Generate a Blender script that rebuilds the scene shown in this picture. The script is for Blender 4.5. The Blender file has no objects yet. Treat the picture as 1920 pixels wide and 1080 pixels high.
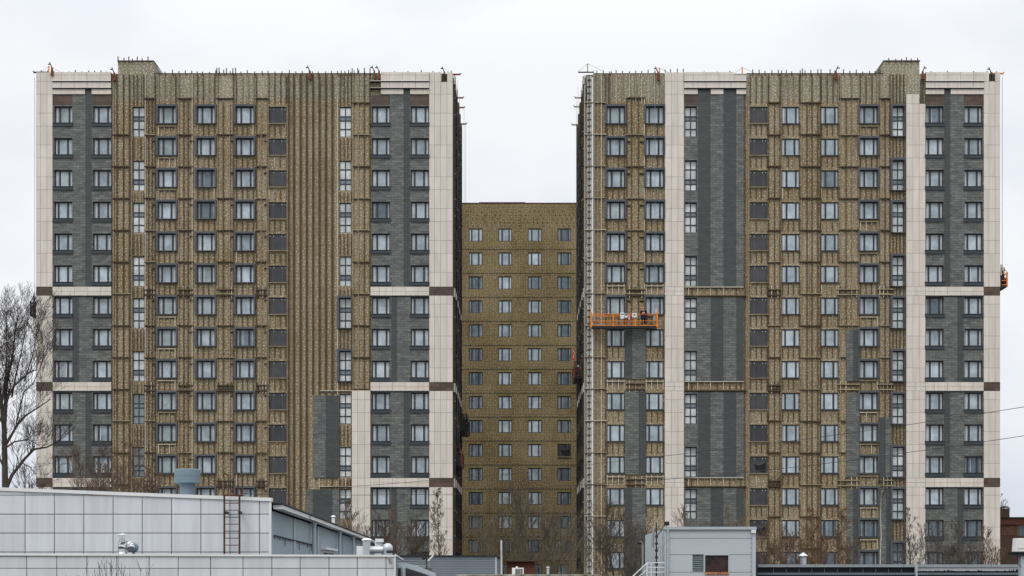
import bpy, math, random
from mathutils import Vector, Matrix
R = random.Random(7)
sc = bpy.context.scene
COL = sc.collection
# ------------------------------------------------------------------ camera, world, sun
F = 2980.0           # focal length in photo pixels (1920 wide)
EYE = 5.0            # camera height
VX, HY = 975.0, 1075.0
cam = bpy.data.objects.new('camera', bpy.data.cameras.new('camera'))
COL.objects.link(cam)
cam.location = (0, -150, EYE)
cam.rotation_euler = (math.radians(90), 0, 0)
cam.data.sensor_width = 36
cam.data.lens = F / 1920 * 36
cam.data.shift_x = -(VX - 960) / 1920
cam.data.shift_y = (HY - 540) / 1920
cam.data.clip_end = 3000
sc.camera = cam
sc.view_settings.view_transform = 'Standard'
sc.view_settings.look = 'None'
sc.view_settings.exposure = 0.0
sc.view_settings.gamma = 1

SUN_EL, SUN_AZ = math.radians(48), math.radians(205)
w = bpy.data.worlds.new('World'); sc.world = w; w.use_nodes = True
nt = w.node_tree; N = nt.nodes; L = nt.links
bg = N['Background']; bg.inputs['Strength'].default_value = 0.1
sky = N.new('ShaderNodeTexSky'); sky.sky_type = 'NISHITA'; sky.sun_disc = False
sky.sun_elevation = SUN_EL; sky.sun_rotation = SUN_AZ
tc = N.new('ShaderNodeTexCoord')
sep = N.new('ShaderNodeSeparateXYZ'); L.new(tc.outputs['Generated'], sep.inputs[0])
# overcast luminance: brighter to the zenith (CIE overcast sky)
mr = N.new('ShaderNodeMapRange'); L.new(sep.outputs['Z'], mr.inputs['Value'])
mr.inputs['From Min'].default_value = 0.3; mr.inputs['From Max'].default_value = 1.0
mr.inputs['To Min'].default_value = 1.0; mr.inputs['To Max'].default_value = 2.3
mp = N.new('ShaderNodeMapping'); mp.inputs['Scale'].default_value = (3.2, 3.2, 6.5)
mp.inputs['Location'].default_value = (0.35, 0.2, 0.1)
L.new(tc.outputs['Generated'], mp.inputs['Vector'])
nz = N.new('ShaderNodeTexNoise'); nz.inputs['Scale'].default_value = 1.6; nz.inputs['Detail'].default_value = 4
nz.inputs['Roughness'].default_value = 0.5
L.new(mp.outputs[0], nz.inputs['Vector'])
cr = N.new('ShaderNodeValToRGB'); L.new(nz.outputs['Fac'], cr.inputs[0])
cr.color_ramp.elements[0].position = 0.34; cr.color_ramp.elements[0].color = (8.0, 8.35, 9.15, 1)
cr.color_ramp.elements[1].position = 0.56; cr.color_ramp.elements[1].color = (9.35, 9.5, 9.8, 1)
# heavier cloud bank close to the horizon
mr2 = N.new('ShaderNodeMapRange'); L.new(sep.outputs['Z'], mr2.inputs['Value'])
mr2.inputs['From Min'].default_value = 0.0; mr2.inputs['From Max'].default_value = 0.11
mr2.inputs['To Min'].default_value = 1.0; mr2.inputs['To Max'].default_value = 0.0
low = N.new('ShaderNodeMixRGB'); L.new(mr2.outputs[0], low.inputs['Fac'])
L.new(cr.outputs[0], low.inputs[1]); low.inputs[2].default_value = (5.7, 6.35, 7.6, 1)
mul = N.new('ShaderNodeVectorMath'); mul.operation = 'SCALE'
L.new(low.outputs[0], mul.inputs[0]); L.new(mr.outputs[0], mul.inputs['Scale'])
mx = N.new('ShaderNodeMixRGB'); mx.inputs['Fac'].default_value = 0.98
L.new(sky.outputs[0], mx.inputs[1]); L.new(mul.outputs[0], mx.inputs[2])
L.new(mx.outputs[0], bg.inputs['Color'])
sl = bpy.data.lights.new('sun', 'SUN'); sl.energy = 0.75; sl.angle = math.radians(18); sl.color = (1, .97, .93)
so = bpy.data.objects.new('sun', sl); COL.objects.link(so)
so.rotation_euler = (math.radians(90) - SUN_EL, 0, math.radians(-25))
so.location = (0, -100, 90)

# ------------------------------------------------------------------ helpers
def X(px, d=150.0): return (px - VX) * d / F
def Z(py, d=150.0): return EYE + (HY - py) * d / F
def Y(d): return d - 150.0
def lin(v):
    v /= 255.0
    return v / 12.92 if v <= 0.04045 else ((v + .055) / 1.055) ** 2.4
def C(r, g, b, k=1.0): return (lin(r) * k, lin(g) * k, lin(b) * k, 1)

WLOC = {}
class MB:
    def __init__(s): s.v = []; s.f = []; s.m = []
    def quad(s, a, b, c, d, m=0):
        n = len(s.v); s.v += [a, b, c, d]; s.f.append((n, n+1, n+2, n+3)); s.m.append(m)
    def box(s, x0, x1, y0, y1, z0, z1, m=0):
        if x0 > x1: x0, x1 = x1, x0
        if y0 > y1: y0, y1 = y1, y0
        if z0 > z1: z0, z1 = z1, z0
        n = len(s.v)
        s.v += [(x0,y0,z0),(x1,y0,z0),(x1,y1,z0),(x0,y1,z0),(x0,y0,z1),(x1,y0,z1),(x1,y1,z1),(x0,y1,z1)]
        for f in ((0,1,5,4),(1,2,6,5),(2,3,7,6),(3,0,4,7),(4,5,6,7),(3,2,1,0)):
            s.f.append(tuple(n+i for i in f)); s.m.append(m)
    def poly(s, front, dy, m=0):      # polygon in xz with front y, extruded by dy: front = [(x,y,z)...]
        n = len(s.v); k = len(front)
        s.v += list(front) + [(a, b + dy, c) for a, b, c in front]
        s.f.append(tuple(range(n, n+k))); s.m.append(m)
        s.f.append(tuple(range(n+2*k-1, n+k-1, -1))); s.m.append(m)
        for i in range(k):
            j = (i+1) % k
            s.f.append((n+j, n+i, n+k+i, n+k+j)); s.m.append(m)
    def hexa(s, p, m=0):              # 8 points bottom ring then top ring
        n = len(s.v); s.v += list(p)
        for f in ((0,1,5,4),(1,2,6,5),(2,3,7,6),(3,0,4,7),(4,5,6,7),(3,2,1,0)):
            s.f.append(tuple(n+i for i in f)); s.m.append(m)
    def tube(s, p0, p1, r0, r1=None, n=6, m=0, caps=True):
        if r1 is None: r1 = r0
        p0 = Vector(p0); p1 = Vector(p1); d = p1 - p0
        if d.length < 1e-6: return
        d.normalize()
        u = d.cross(Vector((0, 0, 1)))
        if u.length < 1e-3: u = Vector((1, 0, 0))
        u.normalize(); v = d.cross(u)
        b = len(s.v)
        for p, r in ((p0, r0), (p1, r1)):
            for i in range(n):
                a = 2*math.pi*i/n
                s.v.append(tuple(p + u*(r*math.cos(a)) + v*(r*math.sin(a))))
        for i in range(n):
            j = (i+1) % n
            s.f.append((b+i, b+j, b+n+j, b+n+i)); s.m.append(m)
        if caps:
            s.f.append(tuple(b+i for i in range(n-1, -1, -1))); s.m.append(m)
            s.f.append(tuple(b+n+i for i in range(n))); s.m.append(m)
    def path(s, pts, r, n=6, m=0):
        for a, b in zip(pts[:-1], pts[1:]): s.tube(a, b, r, r, n, m)
    def build(s, name, mats, parent=None, origin=None, smooth=False):
        if origin is None: origin = WLOC.get(parent.name, (0,0,0)) if parent else (0,0,0)
        ox, oy, oz = origin
        me = bpy.data.meshes.new(name)
        me.from_pydata([(a-ox, b-oy, c-oz) for a, b, c in s.v], [], s.f)
        if not isinstance(mats, (list, tuple)): mats = [mats]
        for q in mats: me.materials.append(q)
        me.polygons.foreach_set('material_index', s.m)
        if smooth: me.polygons.foreach_set('use_smooth', [True]*len(s.f))
        me.update()
        o = bpy.data.objects.new(name, me); COL.objects.link(o)
        if parent:
            pw = WLOC[parent.name]; o.parent = parent
            o.location = (ox-pw[0], oy-pw[1], oz-pw[2])
        else: o.location = (ox, oy, oz)
        WLOC[o.name] = (ox, oy, oz)
        return o
def put(name, me, parent, wloc, rotz=0):
    o = bpy.data.objects.new(name, me); COL.objects.link(o); o.parent = parent
    pw = WLOC[parent.name]; o.location = (wloc[0]-pw[0], wloc[1]-pw[1], wloc[2]-pw[2]); o.rotation_euler.z = rotz
    WLOC[o.name] = tuple(wloc); return o
def tag(o, label, cat, group=None, kind=None):
    if label: o['label'] = label
    if cat: o['category'] = cat
    if group: o['group'] = group
    if kind: o['kind'] = kind
    return o
def thing(name, loc, label, cat, group=None):
    o = bpy.data.objects.new(name, None); COL.objects.link(o); o.location = loc; WLOC[o.name] = tuple(loc)
    o.empty_display_size = 0.3
    return tag(o, label, cat, group)
def copy_tree(o, parent=None, loc=None):
    c = o.copy(); COL.objects.link(c)
    if parent: c.parent = parent
    if loc is not None: c.location = loc
    for ch in list(o.children):
        copy_tree(ch, c)
    return c

# ------------------------------------------------------------------ materials
def mat(name, col, rough=0.8, metal=0.0, var=0.0, vscale=1.0, spec=0.3, col2=None, bump=0.0, stretch=(1,1,1)):
    m = bpy.data.materials.new(name); m.use_nodes = True
    n = m.node_tree.nodes; l = m.node_tree.links; p = n['Principled BSDF']
    p.inputs['Roughness'].default_value = rough; p.inputs['Metallic'].default_value = metal
    p.inputs['Specular IOR Level'].default_value = spec
    p.inputs['Base Color'].default_value = col
    if var > 0 or col2:
        t = n.new('ShaderNodeTexCoord'); mpp = n.new('ShaderNodeMapping'); mpp.inputs['Scale'].default_value = stretch
        g = n.new('ShaderNodeNewGeometry')
        l.new(g.outputs['Position'], mpp.inputs[0])
        z = n.new('ShaderNodeTexNoise'); z.inputs['Scale'].default_value = vscale; z.inputs['Detail'].default_value = 5
        z.inputs['Roughness'].default_value = .6
        l.new(mpp.outputs[0], z.inputs['Vector'])
        c = n.new('ShaderNodeValToRGB'); l.new(z.outputs['Fac'], c.inputs[0])
        a = tuple(x*(1-var) for x in col[:3]) + (1,)
        b = col2 if col2 else tuple(min(1, x*(1+var)) for x in col[:3]) + (1,)
        c.color_ramp.elements[0].position = .33; c.color_ramp.elements[0].color = a
        c.color_ramp.elements[1].position = .68; c.color_ramp.elements[1].color = b
        l.new(c.outputs[0], p.inputs['Base Color'])
        if bump:
            bb = n.new('ShaderNodeBump'); bb.inputs['Strength'].default_value = bump; bb.inputs['Distance'].default_value = .02
            l.new(z.outputs['Fac'], bb.inputs['Height']); l.new(bb.outputs[0], p.inputs['Normal'])
    return m

def island_mat(name, col, var, rough=.6, spec=.4, tint=(1.0, 1.0, 1.0), stain=0.0):
    """panels whose tone differs from panel to panel"""
    m = mat(name, col, rough, spec=spec); n = m.node_tree.nodes; l = m.node_tree.links; p = n['Principled BSDF']
    g = n.new('ShaderNodeNewGeometry')
    c = n.new('ShaderNodeValToRGB'); l.new(g.outputs['Random Per Island'], c.inputs[0])
    c.color_ramp.elements[0].color = tuple(x*(1-var) for x in col[:3]) + (1,)
    c.color_ramp.elements[1].color = tuple(min(1, x*(1+var)*t) for x, t in zip(col[:3], tint)) + (1,)
    z = n.new('ShaderNodeTexNoise'); z.inputs['Scale'].default_value = .9; z.inputs['Detail'].default_value = 6
    mpp = n.new('ShaderNodeMapping'); mpp.inputs['Scale'].default_value = (4.5, 1, .4)
    l.new(g.outputs['Position'], mpp.inputs[0]); l.new(mpp.outputs[0], z.inputs['Vector'])
    mr = n.new('ShaderNodeMapRange'); l.new(z.outputs['Fac'], mr.inputs['Value'])
    mr.inputs['From Min'].default_value = .3; mr.inputs['From Max'].default_value = .7
    mr.inputs['To Min'].default_value = 1 - stain; mr.inputs['To Max'].default_value = 1 + stain*.4
    vm = n.new('ShaderNodeVectorMath'); vm.operation = 'SCALE'
    l.new(c.outputs[0], vm.inputs[0]); l.new(mr.outputs[0], vm.inputs['Scale']); l.new(vm.outputs[0], p.inputs['Base Color'])
    return m

def xz(n, l):
    g = n.new('ShaderNodeNewGeometry'); s = n.new('ShaderNodeSeparateXYZ'); l.new(g.outputs['Position'], s.inputs[0])
    ad = n.new('ShaderNodeMath'); ad.operation = 'ADD'; l.new(s.outputs['X'], ad.inputs[0]); l.new(s.outputs['Y'], ad.inputs[1])
    c = n.new('ShaderNodeCombineXYZ'); l.new(ad.outputs[0], c.inputs[0]); l.new(s.outputs['Z'], c.inputs[1])
    return g, c

def wool_mat(name, cA, cB, cC, dot=0.043, pitch=0.33, floorline=None, dotcol=(226,222,206)):
    m = bpy.data.materials.new(name); m.use_nodes = True
    n = m.node_tree.nodes; l = m.node_tree.links; p = n['Principled BSDF']; p.inputs['Roughness'].default_value = .95
    p.inputs['Specular IOR Level'].default_value = .05
    g, c = xz(n, l)
    # slabs of mineral wool
    br = n.new('ShaderNodeTexBrick'); l.new(c.outputs[0], br.inputs['Vector'])
    br.inputs['Scale'].default_value = 1.0; br.inputs['Brick Width'].default_value = .6; br.inputs['Row Height'].default_value = 1.0
    br.inputs['Mortar Size'].default_value = .012; br.inputs['Color1'].default_value = (0,0,0,1); br.inputs['Color2'].default_value = (1,1,1,1)
    br.inputs['Mortar'].default_value = (.2,.2,.2,1); br.offset = .5
    z1 = n.new('ShaderNodeTexNoise'); z1.inputs['Scale'].default_value = .16; z1.inputs['Detail'].default_value = 4
    l.new(c.outputs[0], z1.inputs['Vector'])
    z2 = n.new('ShaderNodeTexNoise'); z2.inputs['Scale'].default_value = 5; z2.inputs['Detail'].default_value = 6; z2.inputs['Roughness'].default_value = .75
    l.new(c.outputs[0], z2.inputs['Vector'])
    r1 = n.new('ShaderNodeValToRGB'); l.new(z1.outputs['Fac'], r1.inputs[0])
    e = r1.color_ramp.elements; e[0].position = .38; e[0].color = cA; e[1].position = .64; e[1].color = cB
    mxx = n.new('ShaderNodeMixRGB'); mxx.inputs[2].default_value = cC; l.new(r1.outputs[0], mxx.inputs[1])
    k = n.new('ShaderNodeMapRange'); k.inputs['From Min'].default_value = .62; k.inputs['From Max'].default_value = 1; k.inputs['To Max'].default_value = .45; l.new(br.outputs['Color'], k.inputs['Value']); l.new(k.outputs[0], mxx.inputs['Fac'])
    mr = n.new('ShaderNodeMapRange'); l.new(z2.outputs['Fac'], mr.inputs['Value'])
    mr.inputs['From Min'].default_value = .25; mr.inputs['From Max'].default_value = .75
    mr.inputs['To Min'].default_value = .72; mr.inputs['To Max'].default_value = 1.26
    vs = n.new('ShaderNodeVectorMath'); vs.operation = 'SCALE'; l.new(mxx.outputs[0], vs.inputs[0]); l.new(mr.outputs[0], vs.inputs['Scale'])
    # joints between slabs
    mj = n.new('ShaderNodeMixRGB'); mj.blend_type = 'MULTIPLY'; mj.inputs[2].default_value = (.5,.47,.42,1)
    l.new(br.outputs['Fac'], mj.inputs['Fac']); l.new(vs.outputs[0], mj.inputs[1])
    # white plastic anchor discs
    vo = n.new('ShaderNodeTexVoronoi'); vo.voronoi_dimensions = '2D'; vo.inputs['Scale'].default_value = 1/pitch; vo.inputs['Randomness'].default_value = .62
    l.new(c.outputs[0], vo.inputs['Vector'])
    lt = n.new('ShaderNodeMath'); lt.operation = 'LESS_THAN'; lt.inputs[1].default_value = dot/pitch; l.new(vo.outputs['Distance'], lt.inputs[0])
    md = n.new('ShaderNodeMixRGB'); md.inputs[2].default_value = C(*dotcol); l.new(lt.outputs[0], md.inputs['Fac']); l.new(mj.outputs[0], md.inputs[1])
    out = md
    # dark bracket pads, sparser
    vo2 = n.new('ShaderNodeTexVoronoi'); vo2.voronoi_dimensions = '2D'; vo2.inputs['Scale'].default_value = 1/.62; vo2.inputs['Randomness'].default_value = .8
    l.new(c.outputs[0], vo2.inputs['Vector'])
    l2 = n.new('ShaderNodeMath'); l2.operation = 'LESS_THAN'; l2.inputs[1].default_value = .055; l.new(vo2.outputs['Distance'], l2.inputs[0])
    m3 = n.new('ShaderNodeMixRGB'); m3.inputs[2].default_value = C(52,44,34); l.new(l2.outputs[0], m3.inputs['Fac']); l.new(md.outputs[0], m3.inputs[1])
    out = m3
    l.new(out.outputs[0], p.inputs['Base Color'])
    # large rain-soaked and resin-stained patches
    z4 = n.new('ShaderNodeTexNoise'); z4.inputs['Scale'].default_value = .42; z4.inputs['Detail'].default_value = 5; z4.inputs['Distortion'].default_value = .8
    m4 = n.new('ShaderNodeMapping'); m4.inputs['Scale'].default_value = (1.6,.6,1); l.new(c.outputs[0], m4.inputs[0]); l.new(m4.outputs[0], z4.inputs['Vector'])
    r4 = n.new('ShaderNodeValToRGB'); l.new(z4.outputs['Fac'], r4.inputs[0]); e4 = r4.color_ramp.elements
    e4[0].position = .3; e4[0].color = (.82,.79,.75,1); e4[1].position = .52; e4[1].color = (1,1,1,1)
    x4 = e4.new(.72); x4.color = (1.02,.97,.9,1)
    mm = n.new('ShaderNodeMixRGB'); mm.blend_type = 'MULTIPLY'; mm.inputs['Fac'].default_value = 1; l.new(out.outputs[0], mm.inputs[1]); l.new(r4.outputs[0], mm.inputs[2])
    l.new(mm.outputs[0], p.inputs['Base Color'])
    bb = n.new('ShaderNodeBump'); bb.inputs['Strength'].default_value = .4; bb.inputs['Distance'].default_value = .03
    l.new(z2.outputs['Fac'], bb.inputs['Height']); l.new(bb.outputs[0], p.inputs['Normal'])
    return m

def tile_mat(name, c1, c2, mortar, bw=.6, rh=.23, ms=.012, rough=.55, spec=.35, blot=.25):
    m = bpy.data.materials.new(name); m.use_nodes = True
    n = m.node_tree.nodes; l = m.node_tree.links; p = n['Principled BSDF']; p.inputs['Roughness'].default_value = rough
    p.inputs['Specular IOR Level'].default_value = spec
    g, c = xz(n, l)
    br = n.new('ShaderNodeTexBrick'); l.new(c.outputs[0], br.inputs['Vector']); br.offset = .5
    br.inputs['Scale'].default_value = 1.0; br.inputs['Brick Width'].default_value = bw; br.inputs['Row Height'].default_value = rh
    br.inputs['Mortar Size'].default_value = ms; br.inputs['Color1'].default_value = c1; br.inputs['Color2'].default_value = c2
    br.inputs['Mortar'].default_value = mortar; br.inputs['Mortar Smooth'].default_value = .2
    z = n.new('ShaderNodeTexNoise'); z.inputs['Scale'].default_value = 1.3; z.inputs['Detail'].default_value = 7; z.inputs['Roughness'].default_value = .7
    mp_ = n.new('ShaderNodeMapping'); mp_.inputs['Scale'].default_value = (1, 2.6, 1); l.new(c.outputs[0], mp_.inputs[0]); l.new(mp_.outputs[0], z.inputs['Vector'])
    mr = n.new('ShaderNodeMapRange'); l.new(z.outputs['Fac'], mr.inputs['Value']); mr.inputs['From Min'].default_value = .35; mr.inputs['From Max'].default_value = .65
    mr.inputs['To Min'].default_value = 1-blot; mr.inputs['To Max'].default_value = 1+blot
    vs = n.new('ShaderNodeVectorMath'); vs.operation = 'SCALE'; l.new(br.outputs['Color'], vs.inputs[0]); l.new(mr.outputs[0], vs.inputs['Scale'])
    l.new(vs.outputs[0], p.inputs['Base Color'])
    return m

def pane_mat(name, a, b, rough=.08, spec=.5):
    """opaque glass, base colour between two tones; tone differs per window"""
    m = bpy.data.materials.new(name); m.use_nodes = True
    n = m.node_tree.nodes; l = m.node_tree.links; p = n['Principled BSDF']
    p.inputs['Roughness'].default_value = rough; p.inputs['Specular IOR Level'].default_value = spec
    oi = n.new('ShaderNodeObjectInfo'); r = n.new('ShaderNodeValToRGB'); l.new(oi.outputs['Random'], r.inputs[0])
    r.color_ramp.elements[0].color = a; r.color_ramp.elements[1].color = b
    g = n.new('ShaderNodeNewGeometry')
    z = n.new('ShaderNodeTexNoise'); z.inputs['Scale'].default_value = 1.1; z.inputs['Detail'].default_value = 3; l.new(g.outputs['Position'], z.inputs['Vector'])
    mr = n.new('ShaderNodeMapRange'); l.new(z.outputs['Fac'], mr.inputs['Value']); mr.inputs['From Min'].default_value = .3; mr.inputs['From Max'].default_value = .7
    mr.inputs['To Min'].default_value = .66; mr.inputs['To Max'].default_value = 1.18
    vs = n.new('ShaderNodeVectorMath'); vs.operation = 'SCALE'; l.new(r.outputs[0], vs.inputs[0]); l.new(mr.outputs[0], vs.inputs['Scale'])
    l.new(vs.outputs[0], p.inputs['Base Color'])
    return m

M = {}
M['wool'] = wool_mat('wool', C(152,136,107), C(168,155,130), C(164,137,100))
M['wool_grey'] = wool_mat('wool_grey', C(152,145,125), C(166,158,138), C(160,145,119))
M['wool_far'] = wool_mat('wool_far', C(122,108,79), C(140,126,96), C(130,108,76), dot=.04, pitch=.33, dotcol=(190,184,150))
M['cream'] = island_mat('cream', C(216,207,195), .06, stain=.11)
M['cream_back'] = mat('cream_back', C(104,88,72), .8)
M['edge_highlight'] = mat('edge_highlight', C(225,218,208), .5)  # pale tone of the painted cornice highlight
M['clad'] = tile_mat('clad', C(90,93,89), C(113,115,110), C(50,53,52), blot=.3)
M['clad_dark'] = tile_mat('clad_dark', C(67,71,70), C(75,79,78), C(47,51,50), blot=.10)
M['brown'] = tile_mat('brown', C(78,64,54), C(94,78,66), C(50,42,36), bw=1.2, rh=.45)
M['dframe'] = mat('dframe', C(46,55,62), .45, spec=.4)
M['surround'] = mat('surround', C(82,87,92), .45, var=.08, vscale=.6)
M['sill'] = mat('sill', C(62,69,74), .45)
M['pane'] = pane_mat('pane', C(150,164,168), C(192,204,210))
M['pane_dim'] = pane_mat('pane_dim', C(84,98,108), C(122,134,142))
M['side_pane'] = pane_mat('side_pane', C(160,168,172), C(190,196,200))
M['side_dim'] = pane_mat('side_dim', C(96,104,108), C(138,142,142))
M['strip'] = mat('strip', C(215,220,222), .4)
M['bright'] = pane_mat('bright', C(196,202,202), C(226,228,226))
M['transom'] = pane_mat('transom', C(112,122,126), C(134,144,148))
M['film'] = pane_mat('film', C(50,50,53), C(66,65,66), rough=.3)
M['film_line'] = mat('film_line', C(92,94,98), .5)
M['black'] = mat('black', C(22,22,24), .6)
M['sticker'] = mat('sticker', C(245,245,240), .5)
M['galv'] = mat('galv', C(150,138,112), .55, metal=.1, var=.25, vscale=2)
M['galv_white'] = mat('galv_white', C(200,190,168), .5, var=.1, vscale=2)
M['primer_and_shadow'] = mat('primer_and_shadow', C(82,70,54), .8, var=.25, vscale=2)  # dark brown of brackets and rails; also paints the shadow beside rails
M['membrane'] = mat('membrane', C(184,184,180), .7, var=.22, vscale=1.5)
M['steel'] = mat('steel', C(150,152,152), .4, metal=.5)
M['wall_core'] = mat('wall_core', C(120,118,110), .9, var=.15, vscale=.4)
M['roof'] = mat('roof', C(80,80,80), .9, var=.2, vscale=.5)
M['orange'] = mat('orange', C(226,134,46), .5, var=.18, vscale=3)
M['red'] = mat('red', C(112,58,40), .6, var=.25, vscale=3)
M['rope'] = mat('rope', C(120,122,124), .5)
M['white_panel'] = island_mat('white_panel', C(210,212,213), .06, rough=.4, tint=(.99,1,1.01), stain=.12)
M['lower_panel'] = island_mat('lower_panel', C(207,209,210), .06, rough=.4, stain=.09)
M['joint'] = mat('joint', C(84,88,92), .8)
M['coping'] = mat('coping', C(222,222,220), .45, var=.06, vscale=.8)
M['blue_wall'] = mat('blue_wall', C(150,164,172), .6, var=.10, vscale=.35, stretch=(1,.3,1.6))
M['blue_trim'] = mat('blue_trim', C(170,180,186), .5, var=.06)
M['block_wall'] = mat('block_wall', C(180,187,191), .55, var=.05, vscale=.5, stretch=(.5,1,1.5))
M['ribbed'] = mat('ribbed', C(150,157,164), .4, metal=.15, var=.06)
M['zinc'] = mat('zinc', C(190,194,196), .32, metal=.55, var=.14, vscale=2.5)
M['vent_blue'] = mat('vent_blue', C(114,130,138), .5, var=.12, vscale=1.2)
M['rust'] = mat('rust', C(84,56,44), .85, var=.4, vscale=6)
M['dark_metal'] = mat('dark_metal', C(40,42,44), .5)
M['dark_red'] = mat('dark_red', C(58,42,40), .3, var=.5, vscale=5)
M['brick'] = tile_mat('brick', C(98,62,46), C(112,74,54), C(90,80,70), bw=.25, rh=.075, ms=.01, rough=.9)
M['orange_brick'] = tile_mat('orange_brick', C(176,104,64), C(196,126,84), C(120,90,70), bw=.12, rh=.3, ms=.012, rough=.9)
M['brown_wall'] = mat('brown_wall', C(84,66,54), .9, var=.2, vscale=.6)
M['snow'] = mat('snow', C(225,226,228), .7)
M['bark'] = mat('bark', C(70,63,57), .95, var=.25, vscale=5)
M['twig'] = mat('twig', C(88,80,72), .95, var=.2, vscale=3)
M['twig_red'] = mat('twig_red', C(104,86,72), .95, var=.2, vscale=3)
M['twig_pale'] = mat('twig_pale', C(112,102,88), .95, var=.2, vscale=3)
M['birch'] = mat('birch', C(196,192,184), .8, var=.3, vscale=4)
M['leaf'] = mat('leaf', C(124,82,50), .9, var=.35, vscale=3)
M['jacket'] = mat('jacket', C(30,38,66), .9, var=.2, vscale=9)
M['trousers'] = mat('trousers', C(26,28,38), .9)
M['skin'] = mat('skin', C(186,136,108), .6)
M['helmet'] = mat('helmet', C(232,122,30), .35)
M['asphalt'] = mat('asphalt', C(72,72,72), .95, var=.3, vscale=.15, col2=C(96,92,82))
M['board'] = mat('board', C(150,122,84), .8)
M['tape_red'] = mat('tape_red', C(196,48,48), .6)
M['white'] = mat('white', C(222,222,216), .5)
M['louver'] = mat('louver', C(126,138,142), .5)
M['red_cladding'] = mat('red_cladding', C(96,58,44), .8, var=.15)
M['roof_edge'] = mat('roof_edge', C(142,150,154), .5, var=.08)
M['moss'] = mat('moss', C(112,108,70), .95, var=.5, vscale=3, col2=C(190,188,176))
M['green'] = mat('green', C(120,150,120), .7)

# ------------------------------------------------------------------ ground
g = MB(); g.quad((-900,-400,0),(900,-400,0),(900,1600,0),(-900,1600,0))
tag(g.build('ground', M['asphalt']), None, None, kind='structure')

# ------------------------------------------------------------------ facade pieces
PITCH = 59.6
def holes_in(holes, x0, x1, z0, z1):
    r = []
    for a, b, c, d in holes:
        a2, b2, c2, d2 = max(a, x0), min(b, x1), max(c, z0), min(d, z1)
        if b2 - a2 > 1e-3 and d2 - c2 > 1e-3: r.append((a2, b2, c2, d2))
    return r
def panel(mb, x0, x1, z0, z1, yf, yb, holes, m=0, edges=True):
    hs = holes_in(holes, x0, x1, z0, z1)
    # split into bands by z to keep the cell count low
    zs = sorted({round(v, 4) for v in [z0, z1] + [h[2] for h in hs] + [h[3] for h in hs]})
    for za, zb in zip(zs[:-1], zs[1:]):
        zm = (za+zb)/2
        act = sorted([h for h in hs if h[2] < zm < h[3]])
        cur = x0
        for h in act:
            if h[0] - cur > 1e-3: mb.quad((cur,yf,za),(h[0],yf,za),(h[0],yf,zb),(cur,yf,zb), m)
            cur = max(cur, h[1])
        if x1 - cur > 1e-3: mb.quad((cur,yf,za),(x1,yf,za),(x1,yf,zb),(cur,yf,zb), m)
    for a, b, c, d in hs:
        mb.quad((a,yf,c),(a,yb,c),(a,yb,d),(a,yf,d), m)
        mb.quad((b,yf,d),(b,yb,d),(b,yb,c),(b,yf,c), m)
        mb.quad((a,yf,d),(a,yb,d),(b,yb,d),(b,yf,d), m)
        mb.quad((b,yf,c),(b,yb,c),(a,yb,c),(a,yf,c), m)
    if edges:
        mb.quad((x0,yf,z0),(x0,yf,z1),(x0,yb,z1),(x0,yb,z0), m); mb.quad((x1,yf,z1),(x1,yf,z0),(x1,yb,z0),(x1,yb,z1), m)
        mb.quad((x0,yf,z1),(x1,yf,z1),(x1,yb,z1),(x0,yb,z1), m); mb.quad((x1,yf,z0),(x0,yf,z0),(x0,yb,z0),(x1,yb,z0), m)

U = 150.0 / F                    # metres per photo pixel on the facade plane
WW, WH = 34*U, 32*U
SW, SH = 22.5*U, 56.5*U
# --- window meshes, origin at centre of the opening, front of the frame at y=0
def frame_mesh(name, w_, h_, vb, hb, mats, rim=1.6):
    b = MB(); u = U; x0 = -w_/2; z1 = h_/2; t = .07
    b.box(x0, x0+rim*u, 0, t, -h_/2, z1); b.box(w_/2-rim*u, w_/2, 0, t, -h_/2, z1)
    b.box(x0+rim*u, w_/2-rim*u, 0, t, z1-rim*1.3*u, z1); b.box(x0+rim*u, w_/2-rim*u, 0, t, -h_/2, -h_/2+rim*u)
    for a, c in vb: b.box(x0+a*u, x0+c*u, -.01, t-.01, -h_/2+rim*u, z1-rim*1.3*u)
    for a, c in hb: b.box(x0+rim*u, w_/2-rim*u, -.005, t-.005, z1-c*u, z1-a*u)
    o = b.build(name, mats); me = o.data; bpy.data.objects.remove(o); return me
def pane_mesh(kind, seed, mir=1):
    rr = random.Random(seed); b = MB(); y = .035
    mid, side = (M['pane'], M['side_pane']) if kind == 'light' else (M['pane_dim'], M['side_dim'])
    def q(a, c, m, zt=2.0, zb=1.2, yy=y):
        xa, xc = -WW/2+a*U, -WW/2+c*U
        if mir < 0: xa, xc = -xc, -xa
        b.quad((xa,yy,-WH/2+zb*U),(xc,yy,-WH/2+zb*U),(xc,yy,WH/2-zt*U),(xa,yy,WH/2-zt*U), m)
    q(8, 28.5, 0); q(1, 8, 1); q(28.5, 33, 1)
    s = 3 + rr.random()*2
    q(s, s+1.0, 3, yy=y-.004); q(30.4, 31.5, 3, yy=y-.004)
    if rr.random() < .5: q(12, 13.2, 3, 3, 3, y-.004)
    for k in range(rr.choice([2, 3, 3])):
        px_ = rr.choice([4.5, 15, 18, 20, 30]); pz = rr.uniform(3.4, 6)
        xa = -WW/2+px_*U; b.quad((xa,y-.008,WH/2-(pz+1)*U),(xa+1.0*U,y-.008,WH/2-(pz+1)*U),(xa+1.0*U,y-.008,WH/2-pz*U),(xa,y-.008,WH/2-pz*U), 2)
    o = b.build('pane', [mid, side, M['sticker'], M['strip'] if kind == 'light' else M['side_pane']]); me = o.data; bpy.data.objects.remove(o); return me
def mesh_of(b, name, mats):
    o = b.build(name, mats); me = o.data; bpy.data.objects.remove(o); return me
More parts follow.
